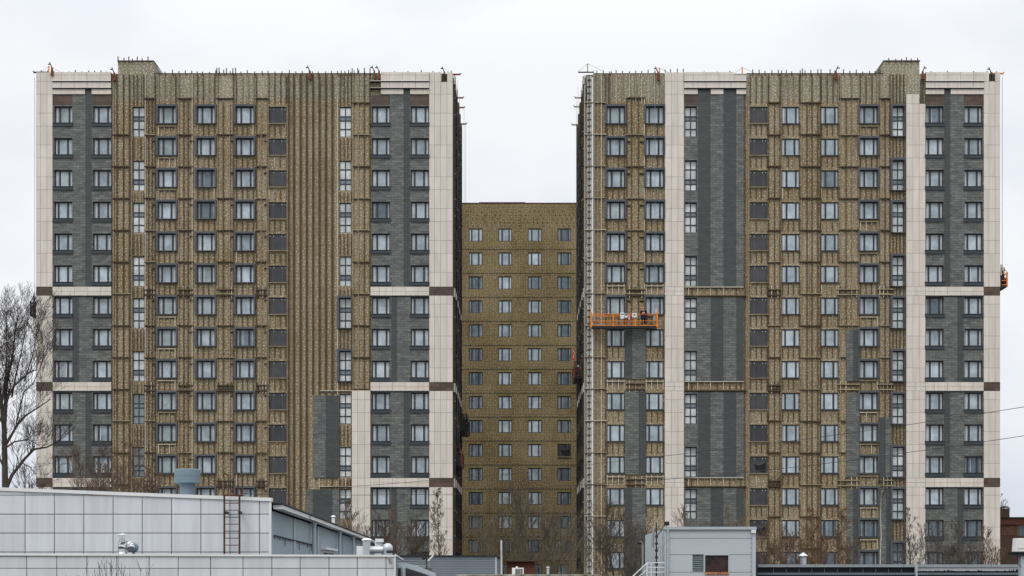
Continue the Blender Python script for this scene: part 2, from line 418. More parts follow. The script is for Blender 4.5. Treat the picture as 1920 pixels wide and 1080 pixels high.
FR = frame_mesh('window', WW, WH, [(8,11.3),(25.5,28.5)], [], M['dframe'])
FRM = frame_mesh('window', WW, WH, [(5.5,8.5),(22.7,26)], [], M['dframe'])
PL = [pane_mesh('light', i) for i in range(6)]; PLM = [pane_mesh('light', i+20, -1) for i in range(6)]
PD = [pane_mesh('dim', i+40) for i in range(4)]
FA = frame_mesh('stair_window', SW, SH, [(10.3,12.2)], [(17,19),(25,27),(40.8,43)], M['dframe'], 1.3)
FB = frame_mesh('stair_window', SW, SH, [(10.3,12.2)], [(15.6,17.8),(34.2,36.6),(43,45)], M['dframe'], 1.3)
def stair_pane(kind, dark):
    b = MB(); y = .035; x0, x1 = -SW/2, SW/2; t = [(19,25)] if kind == 'A' else [(36.6,43)]
    rows = ([(1.5,18),(26,42),(42,55.5)] if kind == 'A' else [(1.5,17),(17,35),(44,55.5)])
    for a, c in rows: b.quad((x0,y,SH/2-c*U),(x1,y,SH/2-c*U),(x1,y,SH/2-a*U),(x0,y,SH/2-a*U), 1 if dark else 0)
    for a, c in t: b.quad((x0,y-.002,SH/2-c*U),(x1,y-.002,SH/2-c*U),(x1,y-.002,SH/2-a*U),(x0,y-.002,SH/2-a*U), 1)
    for px_, pz in ((7, 4), (18, 4), (8, 29), (17, 30)):
        xa = x0+px_*U; b.quad((xa,y-.008,SH/2-(pz+1)*U),(xa+U,y-.008,SH/2-(pz+1)*U),(xa+U,y-.008,SH/2-pz*U),(xa,y-.008,SH/2-pz*U), 2)
    return mesh_of(b, 'pane', [M['bright'], M['transom'], M['sticker']])
SP = {(k, d): stair_pane(k, d) for k in 'AB' for d in (0, 1)}
b = MB(); b.box(-WW/2, WW/2, 0, .05, -WH/2, -WH/2+.04); b.box(-WW/2, WW/2, 0, .05, WH/2-.1, WH/2); b.box(-WW/2, -WW/2+.04, 0, .05, -WH/2+.04, WH/2-.1); b.box(WW/2-.04, WW/2, 0, .05, -WH/2+.04, WH/2-.1)
FF = mesh_of(b, 'covered_window', M['dframe'])
def film(seed, torn=False):
    rr = random.Random(seed); b = MB(); y = .03
    b.quad((-WW/2,y,-WH/2),(WW/2,y,-WH/2),(WW/2,y,WH/2),(-WW/2,y,WH/2), 0)
    for px_ in (8, 25.5): b.box(-WW/2+px_*U, -WW/2+(px_+.7)*U, y-.01, y-.004, -WH/2+.05, WH/2-.1, 1)
    for px_ in (2, 9, 24, 30)[rr.randint(0,1):]:
        xa = -WW/2+px_*U; b.quad((xa,y-.012,WH/2-4.6*U),(xa+U,y-.012,WH/2-4.6*U),(xa+U,y-.012,WH/2-3.4*U),(xa,y-.012,WH/2-3.4*U), 2)
    if torn:
        b.poly([(-WW/2+8*U,y-.02,WH/2-14*U),(-WW/2+12*U,y-.02,WH/2-26*U),(-WW/2+24*U,y-.02,WH/2-30*U),(-WW/2+30*U,y-.02,WH/2-30*U),(-WW/2+30*U,y-.02,WH/2-12*U),(-WW/2+18*U,y-.02,WH/2-17*U)], .006, 3)
    return mesh_of(b, 'plastic_film', [M['film'], M['film_line'], M['sticker'], M['black']])
PF = [film(i) for i in range(4)]; PT = film(9, True)
b = MB()      # projecting surround
b.box(-WW/2-3.6*U, -WW/2, -.24, -.0, -WH/2-.5*U, WH/2+3.6*U); b.box(WW/2, WW/2+2.6*U, -.24, -.0, -WH/2-.5*U, WH/2+3.6*U)
b.box(-WW/2, WW/2, -.24, .0, WH/2, WH/2+3.6*U); b.box(-WW/2, WW/2, -.27, .0, -WH/2-1.2*U, -WH/2)
SUR = mesh_of(b, 'surround', M['surround'])
b = MB(); b.box(-SW/2-3.6*U, -SW/2, -.33, 0, -SH/2-.6*U, SH/2+3.6*U); b.box(SW/2, SW/2+1.4*U, -.33, 0, -SH/2-.6*U, SH/2+3.6*U)
b.box(-SW/2, SW/2, -.33, 0, SH/2, SH/2+3.6*U); b.box(-SW/2, SW/2, -.36, 0, -SH/2-1.2*U, -SH/2)
SSUR = mesh_of(b, 'surround', M['surround'])
b = MB(); b.box(-WW/2-1.6*U, WW/2+1.0*U, -.30, -.14, -WH/2-6*U, -WH/2-.2*U); b.box(-WW/2-1.8*U, WW/2+1.2*U, -.36, -.1, -WH/2-.2*U, -WH/2+.5*U)
SILL = mesh_of(b, 'sill', M['sill'])
b = MB(); b.box(-WW/2-.5*U, WW/2+.5*U, -.18, .0, -WH/2-1.0*U, -WH/2)
LEDGE = mesh_of(b, 'sill', M['sill'])
b = MB(); b.box(-WW/2-.8*U, WW/2+.8*U, -.2, .0, -WH/2-1.2*U, -WH/2+.1*U)
LEDGE_G = mesh_of(b, 'sill', M['galv'])

def win(root, px, py, style, d=150.0, dim=False, yo=.10, mir=None, col=None):
    """style: clad / box / bare / film / torn"""
    x, z = X(px, d), Z(py + 16*150.0/d, d); y = Y(d) + yo
    if style in ('film', 'torn'):
        wnd = put('covered_window', FF, root, (x, y, z)); put('plastic_film', PT if style == 'torn' else R.choice(PF), wnd, (x, y, z))
        put('sill', LEDGE_G, wnd, (x, y-yo, z)); return
    mir = R.random() < .3 if mir is None else mir
    dim = dim or R.random() < .03
    wnd = put('window', FRM if mir else FR, root, (x, y, z))
    if dim: put('pane', R.choice(PD), wnd, (x, y, z))
    else: put('pane', R.choice(PLM if mir else PL), wnd, (x, y, z))
    if style == 'clad': put('sill', SILL, wnd, (x, y-yo, z))
    elif style == 'box': put('surround', SUR, wnd, (x, y-yo, z))
    elif style == 'bare': put('sill', LEDGE, wnd, (x, y-yo, z))
def stair(root, px, py, kind, style='bare', dark=0):
    x, z = X(px), Z(py + 28.25); y = .14
    wnd = put('stair_window', FA if kind == 'A' else FB, root, (x, y, z))
    put('pane', SP[(kind, dark)], wnd, (x, y, z))
    if style == 'box': put('surround', SSUR, wnd, (x, 0, z))

STAIR_Y = [(200,'A'),(301,'B'),(380,'A'),(480.5,'B'),(559,'A'),(658.5,'B'),(738.5,'A'),(838,'B'),(917,'A'),(1018,'B')]
def win_y(k): return 200 + PITCH*k

# --- vertical and horizontal rails of the cladding subframe (mats: 0 galv, 1 dark brown incl. painted rail shadow, 2 galv_white)
RAILS = []
def flush_rails(root, mats, n=100):
    for kind in ('rail', 'cross_rail'):
        it = sorted([r for r in RAILS if r[0] == kind], key=lambda r: -r[1])
        for r in it[:n]: r[2].build(kind, mats, root)
        rest = MB()
        for r in it[n:]:
            k = len(rest.v); rest.v += r[2].v; rest.f += [tuple(i+k for i in f) for f in r[2].f]; rest.m += r[2].m
        if rest.v:
            o = rest.build(kind, mats, root); o['kind'] = 'stuff'
    RAILS.clear()
def vrail(_, px, ya, yb, m=0, wd=.035, proud=.16, br=True):
    b = MB(); RAILS.append(('rail', abs(yb-ya), b, px)); x = X(px); z0, z1 = Z(yb), Z(ya)
    b.box(x-wd, x+wd, -proud, -proud+.03, z0, z1, m)
    b.box(x-wd, x-wd+.02, -proud+.03, -.03, z0, z1, 1)  # dark web paints the shadow along one side of the rail
    if br:
        z = z0 + .25 + R.random()*.3
        while z < z1 - .1:
            b.box(x-.05, x+wd+.02, -proud+.03, .0, z, z+.07, 1); z += .75 + R.random()*.1
def hrail(_, pa, pb, py, m=0, proud=.19, teeth=True, th=.032):
    b = MB(); RAILS.append(('cross_rail', abs(pb-pa), b, pa)); z = Z(py); xa, xb = X(pa), X(pb)
    b.box(xa, xb, -proud, -proud+.05, z-th, z+th, m)
    b.box(xa, xb, -proud+.05, -.01, z-th-.03, z-th, 1)
    if teeth:
        x = xa + .06
        while x < xb - .08:
            b.box(x, x+.12, -proud-.012, -.02, z-th-.05-.05*R.random(), z-th-.002, 1); x += .26 + R.random()*.06
def strip_rails(b, xs, ya, yb, light=.3, broken=True, dark_w=.04):
    for px in xs:
        m = 0 if R.random() < light else 1
        vrail(b, px + R.uniform(-.3,.3), ya, yb, m, wd=.035 if m == 0 else dark_w)

def tiles(b, xs, ys, yf=-.24, th=.03, gap=.022, backm=1, back=True):
    for i, (a, c) in enumerate(zip(xs[:-1], xs[1:])):
        for e, f in zip(ys[:-1], ys[1:]):
            b.box(X(a)+gap/2, X(c)-gap/2, yf, yf+th, Z(f)+gap/2, Z(e)-gap/2, 0)
    if back: b.box(X(xs[0])+.004, X(xs[-1])-.004, yf+th+.002, 0.0, Z(ys[-1])+.004, Z(ys[0])-.004, backm)
def grid_ys(y0, y1):
    ys = [y0]; k = 0
    for k in range(-1, 18):
        for q in (178 + PITCH*k, 213.5 + PITCH*k):
            if y0 + 4 < q < y1 - 4: ys.append(q)
    return ys + [y1]
BELTS = [(538.5,555),(717,733.5),(896.5,913.5)]
GY = 1174.0
def pilaster(root, xs, y0=137, brown=True, ytop=None, breaks=True, notch=None, cap=None):
    segs = []; cur = y0
    for a, c in BELTS:
        segs.append((cur, a)); cur = c
    segs.append((cur, GY))
    for i, (a, c) in enumerate(segs):
        b = MB(); ys = grid_ys(a, c)
        if i == 0 and notch:
            n0, n1, nb = notch
            tiles(b, xs, [nb] + [q for q in ys if q > nb+3])
            left = [q for q in xs if q < n0] + [n0]; right = [n1] + [q for q in xs if q > n1]
            tiles(b, left, [a, nb]); tiles(b, right, [a, nb])
            b.box(X(n0), X(n1), -.02, -.005, Z(nb), Z(a+2), 2)
            for q in (n0+2.5, n0+6): b.box(X(q), X(q)+.05, -.2, -.03, Z(nb), Z(a), 2)
        else: tiles(b, xs, ys)
        b.build('pilaster', [M['cream'], M['cream_back'], M['primer_and_shadow']], root)
    for a, c in BELTS:
        b = MB()
        if brown:
            b.box(X(xs[0]), X(xs[-1]), -.235, 0, Z(c)+.012, Z(a)-.012)
            b.build('brown_belt', [M['brown']], root)
        else:
            tiles(b, [xs[0], (xs[0]+xs[-1])/2, xs[-1]], [a, (a+c)/2, c], yf=-.235); b.build('pilaster', [M['cream'], M['cream_back']], root)
def belt(root, x0, x1, a, c, sag=0):
    b = MB(); xs = [x0]; q = x0 + 17
    while q < x1 - 6: xs.append(q); q += 24
    xs.append(x1); tiles(b, xs, [a, (a+c)/2+.5, c], yf=-.27)
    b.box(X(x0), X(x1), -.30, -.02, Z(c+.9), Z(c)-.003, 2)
    b.build('cream_belt', [M['cream'], M['cream_back'], M['dframe']], root)
def cornice(root, x0, x1, gaps, x0b=None, steps=None):
    """three stepped rows of cream panels; gaps = px ranges where the lowest row is interrupted"""
    b = MB()
    def xs(a, c):
        r = [a]; q = a + 17
        while q < c - 6: r.append(q); q += 24
        return r + [c]
    t = 137.5
    if steps:                     # top row missing at the right end
        tiles(b, xs(x0, steps), [t, 143, 154.3], yf=-.40); tiles(b, [steps, x1], [143, 154.3], yf=-.40)
    else: tiles(b, xs(x0, x1), [t, 143, 154.3], yf=-.40)
    tiles(b, xs(x0, x1), [155.8, 166.8], yf=-.34)
    cur = x0
    for a, c in list(gaps) + [(x1, x1)]:
        if a - cur > 1: tiles(b, [cur, a], [168.5, 178.3], yf=-.28)
        cur = c
    xa = x0b if x0b else x0
    b.box(X(xa), X(x1), -.42, -.02, Z(155.6), Z(154.5), 3)  # dark strips paint the shadow lines between the cornice steps
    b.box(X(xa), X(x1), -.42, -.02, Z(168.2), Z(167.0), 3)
    b.build('cornice', [M['cream'], M['cream_back'], M['dframe'], M['dark_metal']], root)
    b = MB(); b.box(X(xa), X(x1), -.46, -.42, Z(154.6), Z(153.9)); b.box(X(xa), X(x1), -.40, -.36, Z(167.1), Z(166.4))  # pale strips paint a highlight along the cornice steps
    b.build('cornice_highlight', M['edge_highlight'], root)
def clad(root, pieces, holes, name='dark_cladding', m='clad', yf=-.18):
    b = MB()
    for x0, x1, a, c in pieces: panel(b, X(x0), X(x1), Z(c), Z(a), yf, .0, holes)
    b.build(name, M[m], root)

def tower(name, x0, x1, label, depth=18.0):
    xc = (X(x0)+X(x1))/2
    return thing(name, (xc, 0, 0), label, 'apartment building', None)

def body(root, x0, x1, ytop, depth=18.0):
    b = MB(); zt = Z(ytop)
    b.box(X(x0), X(x1), .3, depth, 0, zt)
    b.build('wall_core', M['wall_core'], root)
    b = MB(); b.box(X(x0)+.1, X(x1)-.1, .4, depth-.1, zt+.003, zt+.06); b.build('roof', M['roof'], root)

def rods(b, xs, ytop, lo=2, hi=5):
    for px in xs:
        h = R.uniform(lo, hi)*1.2+.6
        q = MB(); q.box(X(px)-.042, X(px)+.042, -.15, -.07, Z(ytop+3), Z(ytop-h), 1); q.build('rail_end', [M['dark_metal'], M['primer_and_shadow']], b)

RAILM = lambda: [M['galv'], M['primer_and_shadow'], M['galv_white']]
# bolted bracket cross for the unfinished belts
def belt_frame(b, xa, xb, y, n=4, m=2):
    hrail(b, xa, xb, y+3, m, proud=.26, teeth=False, th=.05); hrail(b, xa, xb, y+13, m, proud=.26, teeth=False, th=.05)
    for i in range(n): vrail(b, xa + (i+.5)*(xb-xa)/n, y-3, y+18, R.choice([0,1,2]), br=False, proud=.2)

def sidewall(root, xpx, sgn, depth=18.0, ytop=137.5):
    """inner side wall seen at a grazing angle; sgn=+1 faces +x"""
    x = X(xpx); b = MB(); zt = Z(ytop)
    b.box(x, x+sgn*.06, .35, depth, 0, zt-.3)
    b.build('side_cladding', M['clad_dark'], root)
    for a, c in BELTS + [(137.6, 154)]:
        b = MB(); b.box(x+sgn*.06, x+sgn*.2, .6, depth if a > 200 else 6, Z(c), Z(a)); b.build('side_belt', M['cream'], root)
    b = MB()
    for k in range(16):
        z1 = Z(win_y(k)); z0 = z1 - WH
        for y0 in (2.2, 6.4, 10.6, 14.6):
            o = .22
            b.box(x+sgn*.06, x+sgn*(.06+o), y0-.15, y0, z0-.1, z1+.15, 0); b.box(x+sgn*.06, x+sgn*(.06+o), y0+1.7, y0+1.85, z0-.1, z1+.15, 0)
            b.box(x+sgn*.06, x+sgn*(.06+o), y0, y0+1.7, z1, z1+.15, 0); b.box(x+sgn*.06, x+sgn*(.06+o), y0, y0+1.7, z0-.1, z0, 0)
            b.box(x+sgn*.06, x+sgn*.09, y0, y0+1.7, z0, z1, 1)
    o = b.build('side_window', [M['black'], M['pane_dim']], root); o['kind'] = 'stuff'
    b = MB()
    for yy in [1.0, 4.9, 5.5, 9.2, 9.8, 13.2, 13.8, 17.0, 17.6]:
        b.box(x+sgn*.07, x+sgn*.24, yy, yy+.05, 0, zt, 1)
        z = .5
        while z < zt:
            if R.random() < .8: b.box(x+sgn*.08, x+sgn*.25, yy-.05, yy+.08, z, z+.09, 0 if R.random() < .3 else 1)
            z += .8
    b.build('side_rail_frame', RAILM(), root)

# ================================================================== LEFT TOWER
T1 = tower('apartment_tower', 69, 849, 'left high-rise under construction, wide brown insulation field, roof box near its left end')
body(T1, 69, 849, 139)
wcols1 = [(119.5,'clad',12),(192,'clad',12),(313.5,'box',13),(386.5,'box',13),(459.5,'box',13),(714.5,'clad',15),(787.5,'clad',15)]
H1 = []
for px, st, n in wcols1 + [(520.5,'film',13)]:
    for k in range(n):
        H1.append((X(px)-WW/2, X(px)+WW/2, Z(win_y(k)+32), Z(win_y(k))))
st1 = [(260, STAIR_Y[:8]), (647.5, STAIR_Y[:9])]
for px, ys in st1:
    for y_, kd in ys: H1.append((X(px)-SW/2, X(px)+SW/2, Z(y_+56.5), Z(y_)))
b = MB(); panel(b, X(69), X(849), 0, Z(190), 0, .3, H1, 0, edges=False)
b.build('insulation', M['wool'], T1)
b = MB(); b.box(X(69), X(849), 0, .29, Z(190)+.002, Z(138)); b.build('parapet_insulation', M['wool_grey'], T1)
# roof box (stair head) with slanted flank
b = MB(); b.box(X(221), X(288), .005, 6, Z(138), Z(115)); b.box(X(220), X(289), -.08, 6.1, Z(115), Z(113.6), 1)
b.poly([(X(288),1.5,Z(138)),(X(303),1.5,Z(138)),(X(290),1.5,Z(116)),(X(288),1.5,Z(116))], 4, 2)
b.build('roof_box', [M['wool_grey'], M['dark_metal'], M['blue_trim']], T1)
# windows
for px, st, n in wcols1:
    for k in range(n): win(T1, px, win_y(k), st, dim=(k > 11 and R.random() < .5 and px < 300) or (px > 700 and k > 13))
for k in range(13): win(T1, 520.5, win_y(k), 'film')
for y_, kd in st1[0][1]: stair(T1, 260, y_, kd, 'bare', 1 if y_ > 700 else 0)
for y_, kd in st1[1][1]: stair(T1, 647.5, y_, kd, 'box' if y_ > 550 and y_ < 700 else 'bare', 0)
# pilasters, belts, cornices
pilaster(T1, [69,77.5,89.5,100])
pilaster(T1, [805,815,826,838,849], notch=(828,838.5,155))
cornice(T1, 100, 210, [(161,173)])
cornice(T1, 714.5, 805, [(757,769)], x0b=695)
b = MB()
tiles(b, [660,671,683.5,695], grid_ys(733.5, 896.5)); tiles(b, [660,671,683.5,695], [896.5, 913.5]); tiles(b, [660,671,683.5,695], grid_ys(913.5, GY))
b.build('pilaster', [M['cream'], M['cream_back']], T1)
for a, c in BELTS: belt(T1, 100, 210, a, c); belt(T1, 695, 805, a, c)
def dark_bay(root, x0, x1, stripes, holes, brown):
    """stripes: per section (xa, xb) of the darker stripe"""
    secs = [(178.5,538.5),(556,717),(734.5,896.5),(914.5,GY)]
    for (a, c), (sa, sb) in zip(secs, stripes):
        pcs = []
        if a < 200:
            for xa, xb in ((x0, brown[0]), (brown[1], x1)):
                pcs.append((xa, xb, 198.5, c))
            if brown[0] < sa: pcs.append((brown[0], sa, a, c))
            if sb < brown[1]: pcs.append((sb, brown[1], a, c))
        else: pcs = [(x0, sa, a, c), (sb, x1, a, c)]
        clad(root, pcs, holes)
        clad(root, [(sa, sb, 168.3 if a < 200 else a, c)], holes, 'dark_stripe', 'clad_dark', yf=-.175)
    for q0, q1 in ((x0, brown[0]), (brown[1], x1)):
        b = MB(); b.box(X(q0), X(q1), -.17, 0, Z(198.5), Z(178.5)); b.build('brown_panel', M['brown'], root)
dark_bay(T1, 100, 210, [(161,173),(137,149),(161,173),(137,149)], H1, (137,173))
dark_bay(T1, 697, 805, [(757,769),(734,745),(757,769),(734,745)], H1, (732,769))
clad(T1, [(587,611,742,896),(575,587,918,GY),(624,636,918,GY)], H1); clad(T1, [(611,636,742,896),(587,624,918,GY)], H1, 'dark_stripe', 'clad_dark', yf=-.175)
# --- rails
b = MB()
ys_f = [253 + PITCH*k for k in range(-1, 14)]
for px in (213,220,232,243): vrail(b, px, 140 if px > 215 else 155, GY, 1 if px > 213 else 0, wd=.05)
for y_ in ys_f[1:]: hrail(b, 211, 245, y_, 1 if R.random() < .6 else 0)
b = MB()
for px in (247,): vrail(b, px, 197, GY, 0)
prev = 140
for (y_, kd) in st1[0][1]:
    for px in (251,257.5,264,270): vrail(b, px, prev, y_-1, R.choice([0,1,1]), wd=.03)
    prev = y_+58
for px in (251,257.5,264,270): vrail(b, px, prev, GY, 1)
def under_windows(b, px, n, style, ks=None):
    for k in range(n):
        ya, yb = win_y(k)+34, win_y(k+1)-5
        bright = R.random() < (.6 if px < 340 or px > 1600 else .12)
        if style == 'box' and bright: hrail(b, px-17, px+17, ya+3.5, 2 if R.random() < .5 else 0, teeth=False, th=.035, proud=.2)
        for q in (-15.5,-5,5,15.5): vrail(b, px+q, ya+(3 if bright else 0), yb, (2 if R.random() < .3 else 0) if (bright and R.random() < .7) or R.random() < .12 else 1, wd=.035, br=False)
        # top of column
    for q in (-16,-5,6,16): vrail(b, px+q, 140, win_y(0)-5, R.choice([0,1,1]), wd=.03)
for px, xs in ((313.5,(273,279,285.5,291)),(386.5,(335,345,353,361)),(459.5,(408,419,431,438)),(520.5,(481,490,500.5))):
    b = MB()
    top = 184 if px < 390 else 192
    for i, q in enumerate(xs):
        vrail(b, q, top if i not in (0, 3) else 140, GY, R.choice([0,1,1,0,2]) if i in (0, len(xs)-1) else R.choice([1,1,0]), wd=.032)
    for y_ in ys_f[1:]:
        if R.random() < .94: hrail(b, xs[0]-2, xs[-1]+2, y_+R.uniform(-.5,.5), R.choice([0,1,1,1,1]))
        hrail(b, xs[-1]-5, xs[-1]+2, y_-PITCH+12+59.6, 1, teeth=False)
    hrail(b, xs[0]-2, xs[-1]+2, 185, 1)
    for bl in (541, 720, 899): belt_frame(b, xs[0]-1, xs[-1]+1, bl, 4, 1)
for px in (313.5, 386.5, 459.5):
    b = MB(); under_windows(b, px, 12, 'box')
b = MB(); under_windows(b, 520.5, 12, 'film')
b = MB()
for i, px in enumerate((541,551,563.5,575,587,599,611,623)):
    end = 740 if px > 585 else GY
    vrail(b, px, 140, end, 1, wd=.075); vrail(b, px+3.0, 150, end, 0, wd=.012, br=False, proud=.1)  # extra-wide dark rail: the shadow beside it is put into its colour
vrail(b, 633.5, 180, 740, 2); vrail(b, 503, 195, GY, 0); vrail(b, 539, 195, GY, 0)
hrail(b, 600, 695, 733, 2, teeth=False); hrail(b, 600, 660, 912.5, 2, teeth=False, proud=.3)
for px in (589,599,611,623,635,648,657): vrail(b, px, 897, 917, R.choice([0,2,1]))
b = MB()
prev = 140
for (y_, kd) in st1[1][1]:
    for px in (638,645,652,659): vrail(b, px, prev, y_-2, 1, wd=.03)
    prev = y_+59
b = MB()
for px in (662,672,683,693.5): vrail(b, px, 140, 733, 0 if px in (662,) else R.choice([0,1]), wd=.04)
for y_ in ys_f:
    if y_ < 730: hrail(b, 661, 695, y_, R.choice([0,0,1]))
b = MB()
rods(T1, [222,233,242,249,258,267,278], 114, 2, 6)
rods(T1, [78,90,102,118,130,142,154,167,178,190,200], 137, .6, 4)
rods(T1, [299,310,324,336,348,360,370,380,393,405,412,420,432,437,452,464,478,492,503,516,529,543,555,567,580,586,597,611,622,633,640,647,654,658,664,673,684,694,702,710], 138, 1.5, 5)
for q in (407,411,425,437,442,660.5,671,683.5,694): rods(T1, [q], 138, 7, 9)
rods(T1, [716,740,765,790,812,824,840,846], 137, .6, 3.5)
# parapet ledge and vent on the roof
b = MB(); b.box(X(289), X(713), -.04, .4, Z(138)+.003, Z(137.2)); b.build('parapet_cap', M['dark_metal'], T1)
b = MB(); b.hexa([(X(790),3,Z(139)),(X(808),3,Z(139)),(X(808),5,Z(139)),(X(790),5,Z(139)),(X(792),3.2,Z(128)),(X(806),3.2,Z(128)),(X(806),4.8,Z(128)),(X(792),4.8,Z(128))])
b.box(X(791.5), X(806.5), 3, 5, Z(127.8), Z(126.2), 1); b.build('roof_vent', [M['zinc'], M['dark_metal']], T1)
flush_rails(T1, RAILM())
sidewall(T1, 849, 1)

# ================================================================== RIGHT TOWER
T2 = tower('apartment_tower', 1098, 1874, 'right high-rise under construction, tall striped grey tile field, roof box near its right end')
body(T2, 1098, 1874, 139)
wcols2 = [(1154.5,'box',15),(1227.5,'box',13),(1482.5,'bare',15),(1555.5,'bare',15),(1628.5,'box',15),(1751.5,'clad',15),(1824.5,'clad',15)]
H2 = []
for px, st, n in wcols2 + [(1422.5,'film',15)]:
    for k in range(n): H2.append((X(px)-WW/2, X(px)+WW/2, Z(win_y(k)+32), Z(win_y(k))))
for px in (1295, 1683.5):
    for y_, kd in STAIR_Y[:9 if px < 1300 else 10]: H2.append((X(px)-SW/2, X(px)+SW/2, Z(y_+56.5), Z(y_)))
b = MB(); panel(b, X(1098), X(1874), 0, Z(190), 0, .3, H2, 0, edges=False); b.build('insulation', M['wool'], T2)
b = MB(); b.box(X(1112), X(1874), 0, .29, Z(190)+.002, Z(138)); b.build('parapet_insulation', M['wool_grey'], T2)
b = MB(); b.box(X(1657), X(1724), .005, 6, Z(138), Z(115)); b.box(X(1656), X(1725), -.08, 6.1, Z(115), Z(113.4), 1)
b.poly([(X(1657),1.5,Z(138)),(X(1657),1.5,Z(115)),(X(1655.5),1.5,Z(115)),(X(1642),1.5,Z(138))], 4, 2)
b.build('roof_box', [M['wool_grey'], M['dark_metal'], M['wall_core']], T2)
for px, st, n in wcols2:
    for k in range(n):
        if px < 1230 and k >= 0 and st == 'box' and k > 6: win(T2, px, win_y(k), 'bare')
        else: win(T2, px, win_y(k), st, dim=(k > 12 and R.random() < .6))
for k in range(15): win(T2, 1422.5, win_y(k), 'torn' if k in (11, 13) else 'film')
for y_, kd in STAIR_Y[:9]: stair(T2, 1295, y_, kd)
for y_, kd in STAIR_Y: stair(T2, 1683.5, y_, kd, 'box', 1 if y_ > 1000 else 0)
pilaster(T2, [1246,1258.5,1270.5,1282], brown=False)
pilaster(T2, [1843,1853,1864.5,1874], notch=(1853.3,1864.2,154))
b = MB()
tiles(b, [1698,1710.5,1722.5], grid_ys(178, 196)); tiles(b, [1698,1710.5,1722.5,1734], [196]+grid_ys(200, 538.5)[1:])
for (a, c), (a2, c2) in zip([(538.5,555),(717,733.5),(896.5,913.5)], [(555,717),(733.5,896.5),(913.5,GY)]):
    tiles(b, [1698,1716,1734], [a, (a+c)/2, c]); tiles(b, [1698,1710.5,1722.5,1734], grid_ys(a2, c2))
b.build('pilaster', [M['cream'], M['cream_back']], T2)
cornice(T2, 1282, 1398.5, [(1308,1332),(1356,1380)], steps=1375)
cornice(T2, 1734, 1843, [(1769,1781)])
for a, c in BELTS: belt(T2, 1734, 1843, a, c)
dark_bay(T2, 1734, 1843, [(1769,1781),(1794,1806),(1769,1781),(1794,1806)], H2, (1769,1806))
# striped field
secs = [(168.3,538.5),(556.5,715),(735,895),(915,GY)]
for i, (a, c) in enumerate(secs):
    cols = [(1308,1332),(1332,1356),(1356,1380),(1380,1393.5)]
    for j, (xa, xb) in enumerate(cols):
        dk = (j % 2 == 0) if i % 2 == 0 else (j % 2 == 1)
        aa = 178.5 if (i == 0 and j % 2 == 1) else a
        clad(T2, [(xa, xb, aa, c)], H2, 'dark_stripe' if dk else 'dark_cladding', 'clad_dark' if dk else 'clad', yf=-.175 if dk else -.18)
    clad(T2, [(1282, 1308, 198.5 if i == 0 else a, c)], H2)
b = MB(); b.box(X(1282), X(1308), -.17, 0, Z(198.5), Z(178.5)); b.build('brown_panel', M['brown'], T2)
# cladding between the two left window columns
for (a, c, sx) in ((618,711,(1172,1185)),(733,890,(1197,1211)),(915,GY,(1172,1185))):
    clad(T2, [(1172, sx[0], a, c)] * (sx[0] > 1172) + [(sx[1], 1210.5, a, c)] * (sx[1] < 1210), H2)
    clad(T2, [(sx[0], min(sx[1],1210.5), a, c)], H2, 'dark_stripe', 'clad_dark', yf=-.175)
for (xa, xb, a, c, dk) in ((1586,1599,618,715,0),(1599,1611,618,715,1),(1586,1611,737,895,0),(1648,1660,783,895,1),(1660,1670,783,895,0),
                           (1587,1599,917,GY,0),(1599,1611,917,GY,1),(1648,1660,917,GY,0),(1660,1671,917,GY,1)):
    clad(T2, [(xa, xb, a, c)], H2, 'dark_stripe' if dk else 'dark_cladding', 'clad_dark' if dk else 'clad', yf=-.175 if dk else -.18)
# corner strip of white membrane with anchors
b = MB(); b.box(X(1101), X(1109.5), -.10, .0, 0, Z(144)); b.box(X(1109.7), X(1112.2), -.16, .0, 0, Z(146), 2)
z = .6
while z < Z(150):
    b.box(X(1101.5), X(1103.6), -.16, -.1, z, z+.13, 1); b.box(X(1105.2), X(1108), -.16, -.1, z+.03, z+.14, 1); z += .62
for q in (1104.4,): b.box(X(q)-.03, X(q)+.03, -.2, -.1, 0, Z(142), 1)
b.build('corner_membrane', [M['membrane'], M['primer_and_shadow'], M['white']], T2)
b = MB()
b.box(X(1095.4), X(1097.4), -.1, .3, 0, Z(160), 0)
b.build('corner_rail', [M['steel']], T2)
# rails
b = MB()
for px, m in ((1114.5,0),(1120.5,0),(1127.5,2),(1135,1)): vrail(b, px, 140, GY, m)
for k in range(-1, 15):
    hrail(b, 1096, 1137, 252.5+PITCH*k, 0 if k % 3 else 2, teeth=True)
b = MB()
for i, px in enumerate((1141,1146,1155,1167,1180,1192,1203,1215,1227,1238)): vrail(b, px, 139.5, 195 if i != 4 else 182, R.choice([0,0,1,2]))
hrail(b, 1174, 1210, 184, 1)
for px in (1175,1184,1197,1208): vrail(b, px, 186, 610, R.choice([0,2,1]))
for k in range(0, 6): hrail(b, 1173, 1209, 253+PITCH*k, R.choice([1,0])); hrail(b, 1173, 1182, 266+PITCH*k, 1, teeth=False); hrail(b, 1199, 1209, 266+PITCH*k, 1, teeth=False)
for bl in (541, 717, 896): belt_frame(b, 1174, 1209, bl, 3, 1)
for px in (1154.5, 1227.5):
    b = MB()
    for k in range(14):
        ya, yb = win_y(k)+35, win_y(k+1)-5
        rows = k in (5, 8, 11)
        if rows: hrail(b, px-17, px+17, ya+4, 2, teeth=False, proud=.24)
        for q in (-16,-6,5,15.5): vrail(b, px+q, ya, yb, 2 if rows else R.choice([1,1,0]), br=False)
b = MB()
